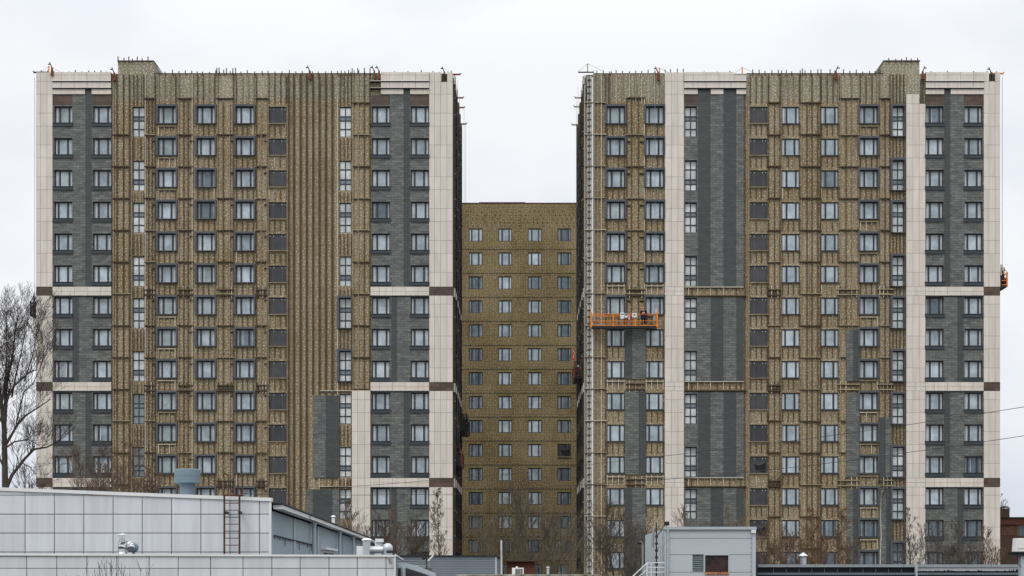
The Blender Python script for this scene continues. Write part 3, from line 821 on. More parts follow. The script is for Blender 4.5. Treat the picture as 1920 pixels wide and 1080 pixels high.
for a in (539, 716, 896):
    hrail(b, 1283, 1394, a, 2, teeth=False, proud=.24, th=.035); hrail(b, 1283, 1399, a+16.5, 1, teeth=False, proud=.3, th=.05)
    for px in (1286,1291,1297,1308,1320,1332,1344,1356,1368,1380,1389): vrail(b, px, a+1, a+16, 2 if px in (1291,1308,1332,1356) else R.choice([0,1,1]))
prev = 0
fl = [253 + PITCH*k for k in range(0, 15)]
for px, xs, top in ((1422.5,(1396.5,1402.5),180),(1482.5,(1441,1452,1462),192),(1555.5,(1502,1513,1522,1533,1538),192),(1628.5,(1575,1586,1597,1609),184),(1683.5,(1650,1659,1668),184)):
    b = MB()
    for i, q in enumerate(xs): vrail(b, q, 140 if i % 2 == 0 else top, GY if not (q > 1583 and q < 1610) else 617, R.choice([0,1,1]), wd=.03)
    for y_ in fl:
        if px == 1422.5: continue
        if px == 1628.5 and y_ > 617: hrail(b, xs[0]-1, 1585, y_, 1); continue
        if px == 1683.5 and y_ > 740: continue
        hrail(b, xs[0]-2, xs[-1]+2, y_+R.uniform(-.5,.5), R.choice([1,1,1,1,0]))
    hrail(b, xs[0]-2, xs[-1]+2, top+1, 1) if px != 1422.5 else None
    if px in (1628.5, 1683.5):
        for bl in (541, 719, 899): belt_frame(b, (1570 if px < 1650 else 1645), (1611 if px < 1650 else 1674), bl-1, 4, 0)
    elif px == 1482.5:
        for bl in (541, 720, 899): belt_frame(b, 1440, 1464, bl, 2, 1)
for px, st in ((1422.5,'f'),(1482.5,'f'),(1555.5,'f'),(1628.5,'box')):
    b = MB(); under_windows(b, px, 14, 'box' if st == 'box' else 'film')
b = MB(); prev = 140
for (y_, kd) in STAIR_Y:
    for px in (1674,1680.5,1687,1694): vrail(b, px, prev, y_-5, 1, wd=.04)
    prev = y_+59
for q in (1736-10, 1730): vrail(b, q, 150, 195, 1)
b = MB()
rods(T2, [1666,1679,1690,1699,1708,1720], 114, 2, 5)
rods(T2, [1119,1131,1143,1146,1155,1167,1180,1192,1203,1215,1228,1233], 138, 2, 5)
rods(T2, [1247,1257,1270,1281], 137, 4, 6); rods(T2, [1295,1320,1345,1368], 137, .5, 2)
rods(T2, [1411,1423,1434,1447,1459,1465,1474,1484,1500,1504,1509,1520,1533,1539,1556,1565,1581,1593,1605,1617,1630,1640,1650], 138, 2, 7)
rods(T2, [1745,1760,1776,1800,1825,1850,1868], 137, .5, 2)
b = MB(); b.box(X(1400), X(1656), -.04, .4, Z(138)+.003, Z(137.2)); b.build('parapet_cap', M['dark_metal'], T2)
b = MB(); b.box(X(1113), X(1245), -.04, .4, Z(138)+.003, Z(137.4)); b.build('parapet_cap', M['dark_metal'], T2)
flush_rails(T2, RAILM())
sidewall(T2, 1098, -1)

# ================================================================== FAR BLOCK BETWEEN THE TOWERS
D3 = 200.0; u3 = D3/F
T3 = thing('apartment_block', (X(973, D3), Y(D3), 0), 'lower brown insulated block with four rows of windows standing between the two towers', 'apartment building')
H3 = []
cols3 = [(836,0),(892,1),(947,0),(1002.5,0),(1058,1),(1113,0)]
rows3 = 15
for px, dm in cols3:
    for k in range(rows3): H3.append((X(px,D3)-WW/2, X(px,D3)+WW/2, Z(428.3+44.9*k,D3)-WH, Z(428.3+44.9*k,D3)))
b = MB(); y3 = Y(D3); zt3 = Z(381.5, D3)
panel(b, X(800,D3), X(1140,D3), 0, zt3, y3, y3+.3, H3, 0, edges=False)
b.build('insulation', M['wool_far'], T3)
b = MB(); b.box(X(800,D3), X(1140,D3), y3+.3, y3+16, 0, zt3-.05); b.build('wall_core', M['wall_core'], T3)
b = MB(); b.box(X(862,D3), X(1083.5,D3), y3-.05, y3+.4, zt3+.003, zt3+.09); b.box(X(898,D3), X(985,D3), y3-.05, y3+.3, zt3+.092, zt3+.16); b.build('parapet_cap', M['dark_metal'], T3)
b = MB()
for k in range(15):
    zz = Z(467.5+44.9*k, D3)
    b.box(X(862,D3), X(1085,D3), y3-.04, y3-.003, zz-.007, zz+.007)
    x = X(864,D3)
    while x < X(1084,D3):
        if R.random() < .75: b.box(x, x+.1, y3-.06, y3-.045, zz-.06, zz+.06)
        x += .28
for k in range(5):
    zz = Z(396+7*k, D3); x = X(866,D3)
    while x < X(1082,D3):
        if R.random() < .6: b.box(x, x+.11, y3-.06, y3-.003, zz-.05, zz+.05)
        x += .5 + R.random()*.2
b.build('bracket_row', M['primer_and_shadow'], T3)
for px, dm in cols3[1:5]:
    for k in range(rows3):
        if px == 1058 and k == 9: win(T3, px, 428.3+44.9*k, 'torn', D3, yo=.1); continue
        win(T3, px, 428.3+44.9*k, 'plain', D3, dim=(dm and (k > 1 or R.random() < .3)) or k > 12, yo=.1, mir=(px < 900))

# ================================================================== ROOF DAVITS AND WORK CRADLES
def davit(loc, label, rotz=0, kind='mast', mat_='orange', long=False):
    t = thing('roof_davit', loc, label, 'roof davit', 'davits along the roof edges')
    x, y, z = loc
    b = MB()
    if kind == 'mast':
        if long: b.box(x-.9, x+.6, y-.05, y+.05, z-.02, z+.08)
        else: b.box(x-.14, x+.2, y-.05, y+.9, z-.14, z+.06)
        o = b.build('beam', M['rust' if long else 'red'], t)
        b = MB(); b.box(x-.05, x+.05, y-.045, y+.045, z+.1, z+.85); b.build('post', M['galv' if long else 'orange'], t)
        b = MB(); b.tube((x-.88,y,z+.1),(x,y,z+.84),.012,n=4); b.tube((x,y,z+.84),(x+1.6,y,z+.05),.012,n=4); b.build('stay_wire', M['dark_metal'], t)
    elif kind == 'arm':
        b.box(x-.9, x+.35, y-.06, y+.06, z-.06, z+.07); b.build('beam', M[mat_], t)
        b = MB(); b.tube((x+.3,y,z),(x+.42,y,z+.14),.05); b.build('pulley', M['dark_metal'], t)
    elif kind == 'lean':
        b.hexa([(x-.12,y-.1,z-.55),(x+.16,y-.1,z-.55),(x+.16,y+.1,z-.55),(x-.12,y+.1,z-.55),(x-.05,y-.1,z+.25),(x+.08,y-.1,z+.25),(x+.08,y+.1,z+.25),(x-.05,y+.1,z+.25)])
        b.box(x-.03, x+.05, y+.1, y+1.4, z-.5, z-.38); b.build('beam', M['red'], t)
        b = MB(); b.tube((x,y,z+.2),(x-.22*(1 if rotz == 0 else -1),y,z+.72),.05); b.box(x-.28*(1 if rotz == 0 else -1)-.08, x-.28*(1 if rotz == 0 else -1)+.1, y-.05, y+.05, z+.5, z+.58); b.build('post', M['dark_metal'], t)
    return t
davit((X(88), .6, Z(137)), 'orange post davit with stay wires on the far left corner of the left tower roof')
davit((X(100), -.45, Z(134)), 'rusty leaning davit above the left grey bay of the left tower', kind='lean')
davit((X(215), -.2, Z(142)), 'rusty leaning davit tucked against the roof box of the left tower', kind='lean')
davit((X(581.5), -.25, Z(139)), 'rusty leaning davit alone on the middle of the left tower parapet', kind='lean')
davit((X(702), -.25, Z(139)), 'left one of the pair of rusty davits beside the cream cornice of the left tower', kind='lean')
davit((X(711), -.25, Z(139)), 'right one of the pair of rusty davits, touching the cream cornice of the left tower', kind='lean')
davit((X(833), .3, Z(137.5)), 'small davit standing over the notch in the right corner of the left tower', kind='lean')
# arms over the inner side of the left tower
for d, px, lb in ((150.6,849,'nearest red davit arm over the inner side of the left tower'),(158,852.5,'second red davit arm over the inner side of the left tower'),(161.3,858,'third davit arm over the inner side of the left tower'),(167.2,863,'farthest red davit arm over the inner side of the left tower')):
    davit((X(849)+.35, Y(d), Z(137, 150)+.05), lb, kind='arm', mat_='red')
davit((X(1102), .25, Z(134.5)), "rusty davit beam with mast and stay wires on the right tower's inner front corner", long=True)
for d, lb in ((158,'second davit arm over the inner side of the right tower'),(161,'third davit arm over the inner side of the right tower'),(167.5,'farthest davit arm over the inner side of the right tower')):
    t = davit((X(1098)-.35, Y(d), Z(137)+.05), lb, kind='arm', mat_='galv')
    t.rotation_euler.z = math.pi
davit((X(1233), -.25, Z(141)), 'rusty leaning davit left of the cream pilaster of the right tower', kind='lean')
davit((X(1237.5), .6, Z(140)), 'tall thin orange davit post left of the cream pilaster of the right tower')
davit((X(1393), .5, Z(139.5)), 'tall orange davit post behind the stepped cream cornice of the right tower')
davit((X(1566), -.25, Z(140)), 'rusty leaning davit alone on the middle of the right tower parapet', rotz=1, kind='lean')
davit((X(1728.5), -.25, Z(140)), 'rusty leaning davit beside the roof box of the right tower', rotz=1, kind='lean')
davit((X(1860), .3, Z(138.5)), 'small davit standing over the notch in the right corner of the right tower', kind='lean')
davit((X(1876), .3, Z(136.2)), 'orange davit arm over the outer right corner of the right tower', kind='arm', mat_='orange')
t = davit((X(68), .3, Z(134)), 'short davit arm over the outer left corner of the left tower', kind='arm', mat_='dark_metal'); t.rotation_euler.z = math.pi

def cradle(loc, length, label, col, topz, rot=0, detail=True, width=.72, gear=True, ropes=((0,0),)):
    """suspended work platform; origin at floor centre of its near long side; built along local x then rotated"""
    t = thing('work_cradle', loc, label, 'work cradle', 'cradles hanging on the towers')
    W_ = WLOC[t.name]
    h = length/2; fr = MB()
    x, y, z = loc
    def T(p): return (x+p[0], y+p[1], z+p[2])
    def bx(b, x0, x1, y0, y1, z0, z1, m=0): b.box(x+x0, x+x1, y+y0, y+y1, z+z0, z+z1, m)
    for yy in (0, width):
        bx(fr, -h, h, yy-.02, yy+.02, 1.13, 1.18); bx(fr, -h, h, yy-.015, yy+.015, .52, .555); bx(fr, -h, h, yy-.02, yy+.02, .06, .12)
        bx(fr, -h, h*.0-.4, yy-.02, yy+.02, .90, .94) if yy == 0 else None
        n = max(2, round(length/1.0)); s = length/n
        for i in range(n+1):
            q = -h + i*s
            if i % 2 == 0: bx(fr, q-.035, q+.035, yy-.035, yy+.035, .0, 1.2)
        for i in range(n*2):
            a = -h + i*s/2; c = a + s/2
            za, zc = (.1, .52) if i % 2 == 0 else (.52, .1)
            fr.tube(T((a,yy,za)), T((c,yy,zc)), .014, n=4)
    for q in (-h, h):
        for zz in (.1, .5, 1.15): bx(fr, q-.03, q+.03, .03, width-.03, zz-.03, zz+.03)
        for yy in (0, width): bx(fr, q-.07, q+.07, yy-.07, yy+.07, -.08, 1.3)
        # stirrup
        fr.tube(T((q,.0,1.3)), T((q,width/2,1.75)), .035, n=5); fr.tube(T((q,width,1.3)), T((q,width/2,1.75)), .035, n=5)
    fr.build('frame', col, t)
    b = MB(); bx(b, -h+.03, h-.03, .03, width-.03, -.16, .05); b.build('floor', M['dark_metal'], t)
    for q in (-h+.22, h-.22):
        b = MB(); bx(b, q-.14, q+.14, width/2-.14, width/2+.14, .55, 1.0); b.tube(T((q-.16,width/2,.72)), T((q+.16,width/2,.72)), .15, n=10); bx(b, q-.05, q+.05, width/2-.05, width/2+.05, 1.0, 1.5)
        b.build('hoist', [M['steel'] if detail else M['dark_metal']], t)
        b = MB(); b.tube(T((q,width/2,1.5)), (x+q, y+width/2, topz), .011, n=4); b.tube(T((q+.12,width/2,.2)), (x+q+.12, y+width/2, topz), .009, n=4); b.build('wire_rope', M['rope'], t)
    t.rotation_euler.z = rot
    return t
c1 = (X(1170.5), -1.35, Z(612.5)*1.0)
d1 = 148.65
c1 = (X(1170.5, d1), Y(d1), Z(612, d1))
main = cradle(c1, 6.15, "long orange work cradle holding one worker, hanging on the right tower's front", M['orange'], Z(137))
# things standing in the cradle
def small(name, mats, label, cat, fn):
    b = MB(); fn(b); return tag(b.build(name, mats), label, cat)
cx, cy, cz = c1
def sx(p): return X(p, d1)
def sz(p): return Z(p, d1)
small('control_box', [M['white'], M['dark_metal']], 'pale control box hung at the middle of the orange cradle rail', 'control box', lambda b: (b.box(sx(1163), sx(1170), cy-.2, cy-.045, sz(598), sz(586.5), 0), b.box(sx(1164), sx(1169), cy-.215, cy-.202, sz(590.5), sz(589), 1)))
small('meter_box', [M['white'], M['black']], 'small box with dark display right of the pale control box on the cradle', 'meter box', lambda b: (b.box(sx(1171), sx(1176.5), cy-.18, cy-.045, sz(596), sz(588.5), 0), b.box(sx(1172), sx(1176), cy-.195, cy-.182, sz(592), sz(589.5), 1)))
small('control_box', [M['white'], M['dark_metal']], 'pale control box nearest the worker on the orange cradle rail', 'control box', lambda b: (b.box(sx(1185), sx(1193.5), cy-.2, cy-.045, sz(595.5), sz(587.5), 0), b.box(sx(1187), sx(1191), cy-.215, cy-.202, sz(592), sz(590), 1)))
def flag_fn(b):
    pts = [(1178.2,587),(1181,588.5),(1182.3,596),(1180.5,602),(1177.5,600),(1177,593)]
    b.poly([(sx(a), cy-.16, sz(c)) for a, c in pts], .05, 0)
    b.poly([(sx(1178.6), cy-.185, sz(589)), (sx(1179.6), cy-.185, sz(589.4)), (sx(1180), cy-.185, sz(601)), (sx(1178.8), cy-.185, sz(600.4))], .022, 1)
small('warning_cloth', [M['tape_red'], M['white']], 'red and white warning cloth tied to the orange cradle rail', 'cloth', flag_fn)
small('cardboard_box', [M['board']], 'brown board box standing on the floor of the orange cradle', 'box', lambda b: (b.box(sx(1146), sx(1156), cy+.15, cy+.5, cz+.06, cz+.55), b.box(sx(1145.5), sx(1156.5), cy+.13, cy+.52, cz+.552, cz+.58)))
small('toolbox', [M['steel'], M['dark_metal']], 'flat grey tool box lying at the left end of the orange cradle', 'toolbox', lambda b: (b.box(sx(1117), sx(1127), cy+.15, cy+.5, cz+.06, cz+.25), b.box(sx(1120), sx(1124), cy+.2, cy+.45, cz+.252, cz+.3, 1)))

# --- worker
def person(loc, label, face=0.0, lean=0.12):
    t = thing('person', loc, label, 'person'); t.rotation_euler.z = face
    def skin(name, verts, edges, radii, m, root=0, sub=1, parent=t):
        me = bpy.data.meshes.new(name); me.from_pydata(verts, edges, []); me.update(); me.materials.append(m)
        o = bpy.data.objects.new(name, me); COL.objects.link(o); o.parent = parent; WLOC[o.name] = loc
        mo = o.modifiers.new('skin', 'SKIN'); mo.use_smooth_shade = True
        for i, r in enumerate(radii):
            me.skin_vertices[0].data[i].radius = (r, r) if not isinstance(r, tuple) else r
            me.skin_vertices[0].data[i].use_root = (i == root)
        s = o.modifiers.new('sub', 'SUBSURF'); s.levels = sub; s.render_levels = 2
        return o
    L_ = lean
    # local frame: the person faces +y (towards the wall)
    V = [(0,0,.95),(0,.02,1.15),(0,.05+L_*.5,1.35),(0,.05+L_,1.48),(0,.07+L_,1.57),(0,.10+L_,1.70),
         (-.10,0,.90),(-.12,.02,.50),(-.12,-.02,.09),(-.12,.14,.04),
         (.10,0,.90),(.12,.04,.50),(.12,0,.09),(.12,.16,.04),
         (-.19,.05+L_,1.43),(-.27,.14+L_,1.17),(-.20,.36+L_,1.20),(-.19,.43+L_,1.21),
         (.19,.05+L_,1.43),(.32,.08+L_,1.19),(.33,.33+L_,1.22),(.32,.41+L_,1.23)]
    E = [(0,1),(1,2),(2,3),(3,4),(4,5),(0,6),(6,7),(7,8),(8,9),(0,10),(10,11),(11,12),(12,13),(3,14),(14,15),(15,16),(16,17),(3,18),(18,19),(19,20),(20,21)]
    Rr = [(.16,.11),(.15,.11),(.18,.12),(.13,.09),.055,.095,.085,.06,.04,.035,.085,.06,.04,.035,.065,.048,.034,.03,.065,.048,.034,.03]
    bodyo = skin('body', V, E, Rr, M['skin'], 0)
    # hands: palm with four fingers and thumb curled over the work
    for s, hb in ((-1, Vector(V[17])), (1, Vector(V[21]))):
        hv = [tuple(hb), tuple(hb+Vector((0,.05,0)))]; he = [(0,1)]; hr = [.03,.034]
        for k, (ox, ln) in enumerate(((-.03,.07),(-.01,.08),(.01,.075),(.03,.06))):
            i = len(hv); p = hb+Vector((ox,.07,.0)); hv += [tuple(p), tuple(p+Vector((0,ln*.5,-.012))), tuple(p+Vector((0,ln*.75,-.04)))]
            he += [(1,i),(i,i+1),(i+1,i+2)]; hr += [.011,.009,.008]
        i = len(hv); hv += [tuple(hb+Vector((-s*.04,.03,-.01))), tuple(hb+Vector((-s*.055,.065,-.03)))]; he += [(0,i),(i,i+1)]; hr += [.012,.010]
        skin('hand', hv, he, hr, M['skin'])
    JV = [V[0],V[1],V[2],(0,.05+L_,1.50),V[14],V[15],V[16],V[18],V[19],V[20],(0,0,.86)]
    JE = [(10,0),(0,1),(1,2),(2,3),(3,4),(4,5),(5,6),(3,7),(7,8),(8,9)]
    skin('jacket', JV, JE, [(.27,.2),(.27,.2),(.29,.2),(.15,.13),.13,.10,.065,.13,.10,.065,(.27,.2)], M['jacket'], 0)
    TV = [(0,0,.93),V[6],V[7],(-.12,-.01,.13),V[10],V[11],(.12,.0,.13)]
    skin('trousers', TV, [(0,1),(1,2),(2,3),(0,4),(4,5),(5,6)], [(.15,.12),.11,.085,.075,.11,.085,.075], M['trousers'], 0)
    # face features and ears
    hc = Vector((0,.10+L_,1.68))
    b = MB()
    for s in (-1, 1):
        b.box(hc.x+s*.035-.014, hc.x+s*.035+.014, hc.y+.088, hc.y+.098, hc.z-.006, hc.z+.010)
    b.box(-.028, .028, hc.y+.085, hc.y+.094, hc.z-.062, hc.z-.052)
    o = b.build('face', M['dark_metal'], None, (0,0,0)); o.name = 'face'; o.parent = t
    b = MB(); b.hexa([(-.012,hc.y+.085,hc.z-.035),(.012,hc.y+.085,hc.z-.035),(.012,hc.y+.06,hc.z-.035),(-.012,hc.y+.06,hc.z-.035),(-.006,hc.y+.118,hc.z-.03),(.006,hc.y+.118,hc.z-.03),(.006,hc.y+.08,hc.z+.02),(-.006,hc.y+.08,hc.z+.02)])
    for s in (-1, 1): b.box(s*.098-.012, s*.098+.012, hc.y-.02, hc.y+.015, hc.z-.03, hc.z+.03)
    o = b.build('nose_and_ears', M['skin'], None, (0,0,0)); o.parent = t
    # hard hat
    b = MB(); n = 14; rings = [(0.0,.135),(.0,.118),(.045,.11),(.085,.08),(.105,.04),(.11,.001)]
    base = len(b.v)
    for zz, r in rings:
        for i in range(n):
            a = 2*math.pi*i/n; ext = .03 if (zz == 0.0 and r > .13 and math.sin(a) > .5) else 0
            b.v.append((math.cos(a)*r, hc.y+math.sin(a)*(r*1.12+ext), hc.z+.045+zz))
    for k in range(len(rings)-1):
        for i in range(n):
            j = (i+1) % n; b.f.append((k*n+i, k*n+j, (k+1)*n+j, (k+1)*n+i)); b.m.append(0)
    o = b.build('hard_hat', M['helmet'], None, (0,0,0), smooth=True); o.parent = t
    return t
person((sx(1207), cy+.30, cz+.05), 'worker in dark blue jacket and orange hard hat standing in the orange cradle')

# cradles seen end-on along the side walls
def end_cradle(px, py_bot, d, label, col, L=5.5, topz=None, gear=3, width=.72):
    x = X(px, d); z = Z(py_bot, d)
    t = cradle((x+width/2, Y(d)+L/2, z), L, label, col, topz or Z(137)-.1, rot=math.radians(90), detail=False, width=width)
    # the body is built along local x, rotated a quarter turn
    o = MB(); rr = random.Random(int(px)); W_ = WLOC[t.name]; x0, y0, z0 = W_
    for i in range(gear*4):
        q = rr.uniform(-L/2, -L/2+1.2); a = rr.uniform(.1, width-.1)
        h = rr.uniform(.3, 1.3); s = rr.uniform(.04, .14)
        o.box(x0+q-s, x0+q+s, y0+a-s, y0+a+s, z0+.05, z0+h, 0)
    for i in range(gear*2):
        q = -L/2+.05; a = rr.uniform(.05, width-.05)
        o.tube((x0+q, y0+a, z0+.9), (x0+q+rr.uniform(-.1,.2), y0+a+rr.uniform(-.22,.22), z0+rr.uniform(1.5,2.1)), .028, n=5)
    for i in range(gear*3):
        q = -L/2 + rr.uniform(-.02,.3); a = rr.uniform(.08, width-.12); h = rr.uniform(.1, 1.2); s = rr.uniform(.03, .07)
        o.box(x0+q-s, x0+q+s, y0+a-s, y0+a+s, z0+h, z0+h+s*2.2, rr.choice([1, 2, 3]))
    o.build('stored_gear', [M['dark_metal'], M['white'], M['board'], M['tape_red']], t)
    return t
end_cradle(870, 808, 160.5, 'upper black work cradle seen end-on at the inner side of the left tower', M['dark_metal'])
end_cradle(858, 870, 151.6, 'lower red work cradle seen end-on at the inner side of the left tower', M['red'])
end_cradle(1084, 706, 153.5, 'red work cradle seen end-on at the inner side of the right tower', M['red'], L=5)
end_cradle(1881, 536, 150.4, 'orange work cradle seen end-on at the outer right side of the right tower', M['orange'], L=5)
end_cradle(63.5, 590, 150.8, 'black work cradle seen end-on at the outer left side of the left tower', M['dark_metal'], L=5, width=.6)
# cloth on the inner right cradle
x_, z_, y_ = X(1075.5, 153.2), Z(672, 153.2), Y(153.2)
b = MB()
pt = [(-.06,0),(.05,-.12),(.14,.2),(.10,.55),(.05,.95),(-.02,1.15),(-.09,.9),(-.05,.6),(-.12,.3)]
b.poly([(x_+a, y_, z_+c-.1) for a, c in pt], .06, 0)
for a, c, w_, h_ in ((-.03,.15,.05,.25),(.05,.5,.04,.2),(-.04,.75,.05,.12)): b.box(x_+a, x_+a+w_, y_-.01, y_-.003, z_+c-.1, z_+c+h_-.1, 1)
tag(b.build('warning_cloth', [M['tape_red'], M['white']]), 'red and white warning cloth above the red cradle at the right tower', 'cloth')
# work lights / white hook bunches at ends of long cradle
for q in (1110, 1231):
    b = MB(); b.tube((sx(q), cy+.1, sz(587)), (sx(q-1), cy+.1, sz(581)), .04, n=6); b.tube((sx(q-1), cy+.1, sz(581)), (sx(q+1.2), cy+.1, sz(579.5)), .05, .02, n=6)
    tag(b.build('rope_guide', M['white']), 'white rope guide at the %s end of the orange cradle' % ('left' if q < 1150 else 'right'), 'rope guide')

# ================================================================== FOREGROUND: WHITE PANELLED HALL (left, upper)
DA = 50.0
hall = thing('industrial_hall', (X(230,DA), Y(DA), 0), 'white panelled hall with sloping roof edge and long blue-grey side wall, lower left', 'industrial building')
def topA(px): return 914.5 + (px-0)*(934.0-914.5)/508.0
vj = [-174,-118.5,-63,-7.5,47.5,102.5,157.5,212.5,267,322,377,431.5,486.8,507]
hj = [893,928.5,964,999.5,1035,1070.5,1106,1141.5,1177,1220,1270,1330]
b = MB(); gp = .75
for a, c in zip(vj[:-1], vj[1:]):
    for e, f in zip(hj[:-1], hj[1:]):
        ta, tb = topA(a)+5, topA(c)+5
        if f - gp < min(ta, tb): continue
        za, zb = max(e+gp, ta), max(e+gp, tb)
        if min(f-gp-za, f-gp-zb) < .4: continue
        b.poly([(X(a+gp,DA),Y(DA)-.03,Z(f-gp,DA)),(X(c-gp,DA),Y(DA)-.03,Z(f-gp,DA)),(X(c-gp,DA),Y(DA)-.03,Z(zb,DA)),(X(a+gp,DA),Y(DA)-.03,Z(za,DA))], .025)
b.build('front_cladding', M['white_panel'], hall)
xL, xR = X(-174,DA), X(507.5,DA)
xRb = X(718,100)
zL, zR = Z(topA(-174)+2,DA), Z(topA(508)+2,DA)
zRb = Z(1024,100); zLb = zL-.3
b = MB(); yA, yB = Y(DA), Y(100)
b.hexa([(xL,yA,0),(xR,yA,0),(xRb,yB,0),(xL,yB,0),(xL,yA,zL),(xR,yA,zR-.35),(xRb,yB,zRb-.12),(xL,yB,zLb)])
b.build('side_wall', M['blue_wall'], hall)
b = MB(); yf = Y(DA)-.09
b.poly([(X(-174,DA),yf,Z(topA(-174)+5.5,DA)),(X(509.5,DA),yf,Z(topA(509)+6,DA)),(X(509.5,DA),yf,Z(topA(509)-.5,DA)),(X(-174,DA),yf,Z(topA(-174)-.5,DA))], .35)
b.poly([(X(504.5,DA),yf+.04,Z(1200,DA)),(X(509,DA),yf+.04,Z(1200,DA)),(X(509,DA),yf+.04,Z(topA(509)+6.2,DA)),(X(504.5,DA),yf+.04,Z(topA(509)+6.2,DA))], .06)
b.build('coping', M['coping'], hall)
b = MB(); b.box(xL, X(506.5,DA), Y(DA)-.004, Y(DA)-.001, 0, Z(topA(508)+4,DA)); b.build('panel_joint', M['joint'], hall)
# eave with gutter along the side wall
def along(d, off=0.0): return (xR + (xRb-xR)*(d-DA)/50.0 + off, Y(d))
def zeave(d): 
    t_ = (d-DA)/50.0; return Z(946,DA) + (Z(1023,100)-Z(946,DA))*t_
b = MB()
for da, db_, th in ((50.2,57.5,.13),(57.9,72,.12),(72.05,99.5,.12)):
    a0, a1 = along(da), along(db_); za, zb = zeave(da), zeave(db_)
    w0, w1 = .05, .34
    b.hexa([(a0[0]+w0,a0[1],za-th),(a0[0]+w1,a0[1],za-th),(a1[0]+w1,a1[1],zb-th),(a1[0]+w0,a1[1],zb-th),(a0[0]+w0,a0[1],za),(a0[0]+w1,a0[1],za),(a1[0]+w1,a1[1],zb),(a1[0]+w0,a1[1],zb)])
b.build('gutter', M['coping'], hall)
b = MB(); a0, a1 = along(50.1), along(100)
b.hexa([(a0[0]-3,a0[1],zeave(50)+.0),(a0[0]+.38,a0[1],zeave(50)+.01),(a1[0]+.38,a1[1],zeave(100)+.01),(a1[0]-3,a1[1],zeave(100)),(a0[0]-3,a0[1],zeave(50)+.25),(a0[0]+.38,a0[1],zeave(50)+.05),(a1[0]+.38,a1[1],zeave(100)+.05),(a1[0]-3,a1[1],zeave(100)+.25)])
b.build('roof', M['dark_metal'], hall)
for d in (60.5, 70.5, 77.2, 86):
    b = MB(); a = along(d, .16); z = zeave(d)-.12
    b.tube((a[0],a[1],z),(a[0],a[1],z-.22),.13,.07,8); b.tube((a[0],a[1],z-.22),(a[0],a[1],0),.065,n=8); b.build('downpipe', M['blue_trim'], hall)
for d in (55.6, 63, 73.5, 81): 
    b = MB(); a = along(d, 0); b.box(a[0]-.05, a[0]+.06, a[1]-.15, a[1]+.15, 0, zeave(d)-.2); b.build('wall_post', M['blue_trim'], hall)
b = MB(); p = [along(50.5,.05), along(62,.05)]
b.tube((p[0][0],p[0][1],Z(1004,50.5)), (p[1][0],p[1][1],Z(1023,62)), .025, n=5)
for i in range(9):
    t_ = i/9; d = 50.5+11.5*t_; a = along(d,.05); z = Z(1004+19*t_,d); b.box(a[0]-.01, a[0]+.01, a[1]-.015, a[1]+.015, z-R.uniform(.05,.35), z)
b.build('conduit', M['dark_metal'], hall)
b = MB(); a0, a1 = along(64.5,.02), along(68.5,.02)
b.box(a0[0]-.1, a0[0]+.05, a0[1], a1[1], 4.9, 5.95, 0); b.box(a0[0]+.05, a0[0]+.07, a0[1]+.2, a0[1]+1.6, 5.0, 5.85, 1); b.box(a0[0]+.05, a0[0]+.07, a0[1]+1.9, a1[1]-.2, 5.0, 5.85, 1); b.box(a0[0]-.1, a0[0]+.2, a0[1]-.1, a1[1]+.1, 5.96, 6.05, 0)
b.build('window', [M['coping'], M['dark_metal']], hall)

# lower white building
DB = 45.0
low_b = thing('white_annex', (X(310,DB), Y(DB), 0), 'low white panelled annex along the bottom left edge with a thin white coping', 'industrial building')
vj = [-228,-173,-117,-62,-6,50.5,107,163.5,219.5,280,334.5,395,456,510,563,617,670,724,741]
hj = [1042.5,1065.5,1092,1118,1144,1170,1200,1235,1270,1310,1350,1400]
b = MB()
for a, c in zip(vj[:-1], vj[1:]):
    for i, (e, f) in enumerate(zip(hj[:-1], hj[1:])):
        b.box(X(a+.7,DB), X(c-.7,DB), Y(DB)-.03, Y(DB)-.004, Z(f-.6,DB), Z(e+.6,DB))
b.build('front_cladding', M['lower_panel'], low_b)
b = MB(); zt = Z(1041,DB)
b.hexa([(X(-228,DB),Y(DB),0),(X(741,DB),Y(DB),0),(X(742,49.8),Y(49.8),0),(X(-228,DB),Y(49.8),0),(X(-228,DB),Y(DB),zt),(X(741,DB),Y(DB),zt),(X(742,49.8),Y(49.8),zt),(X(-228,DB),Y(49.8),zt)])
b.build('wall', M['joint'], low_b)
b = MB()
b.poly([(X(-228,DB),Y(DB)-.08,Z(1041,DB)),(X(743,DB),Y(DB)-.08,Z(1044,DB)),(X(743,DB),Y(DB)-.08,Z(1040.6,DB)),(X(420,DB),Y(DB)-.08,Z(1039.2,DB)),(X(-228,DB),Y(DB)-.08,Z(1036.8,DB))], .3)
b.build('coping', M['coping'], low_b)
b = MB(); b.poly([(X(738.5,DB),Y(DB)-.06,0),(X(742,DB),Y(DB)-.06,0),(X(742,DB),Y(DB)-.06,Z(1044,DB)),(X(738.5,DB),Y(DB)-.06,Z(1044,DB))], .05); b.build('corner_trim', M['coping'], low_b)
# entrance canopy at its right end
b = MB()
pts = [(742,1055.5),(761,1055.5),(783,1061.5),(817,1075),(817,1083),(783,1071.5),(761,1064.5),(742,1064.5)]
b.poly([(X(a,46), Y(46), Z(c,46)) for a, c in pts], .12); b.build('canopy_fascia', M['blue_trim'], low_b)
b = MB(); b.box(X(745,46.2), X(800,46.2), Y(46.3), Y(49), 0, Z(1066,46.2)); b.build('porch', M['joint'], low_b)
b = MB(); b.tube((X(756,46),Y(46)-.05,Z(1064,46)),(X(756,46),Y(46)-.05,3),.07,n=8); b.build('downpipe', M['blue_trim'], low_b)
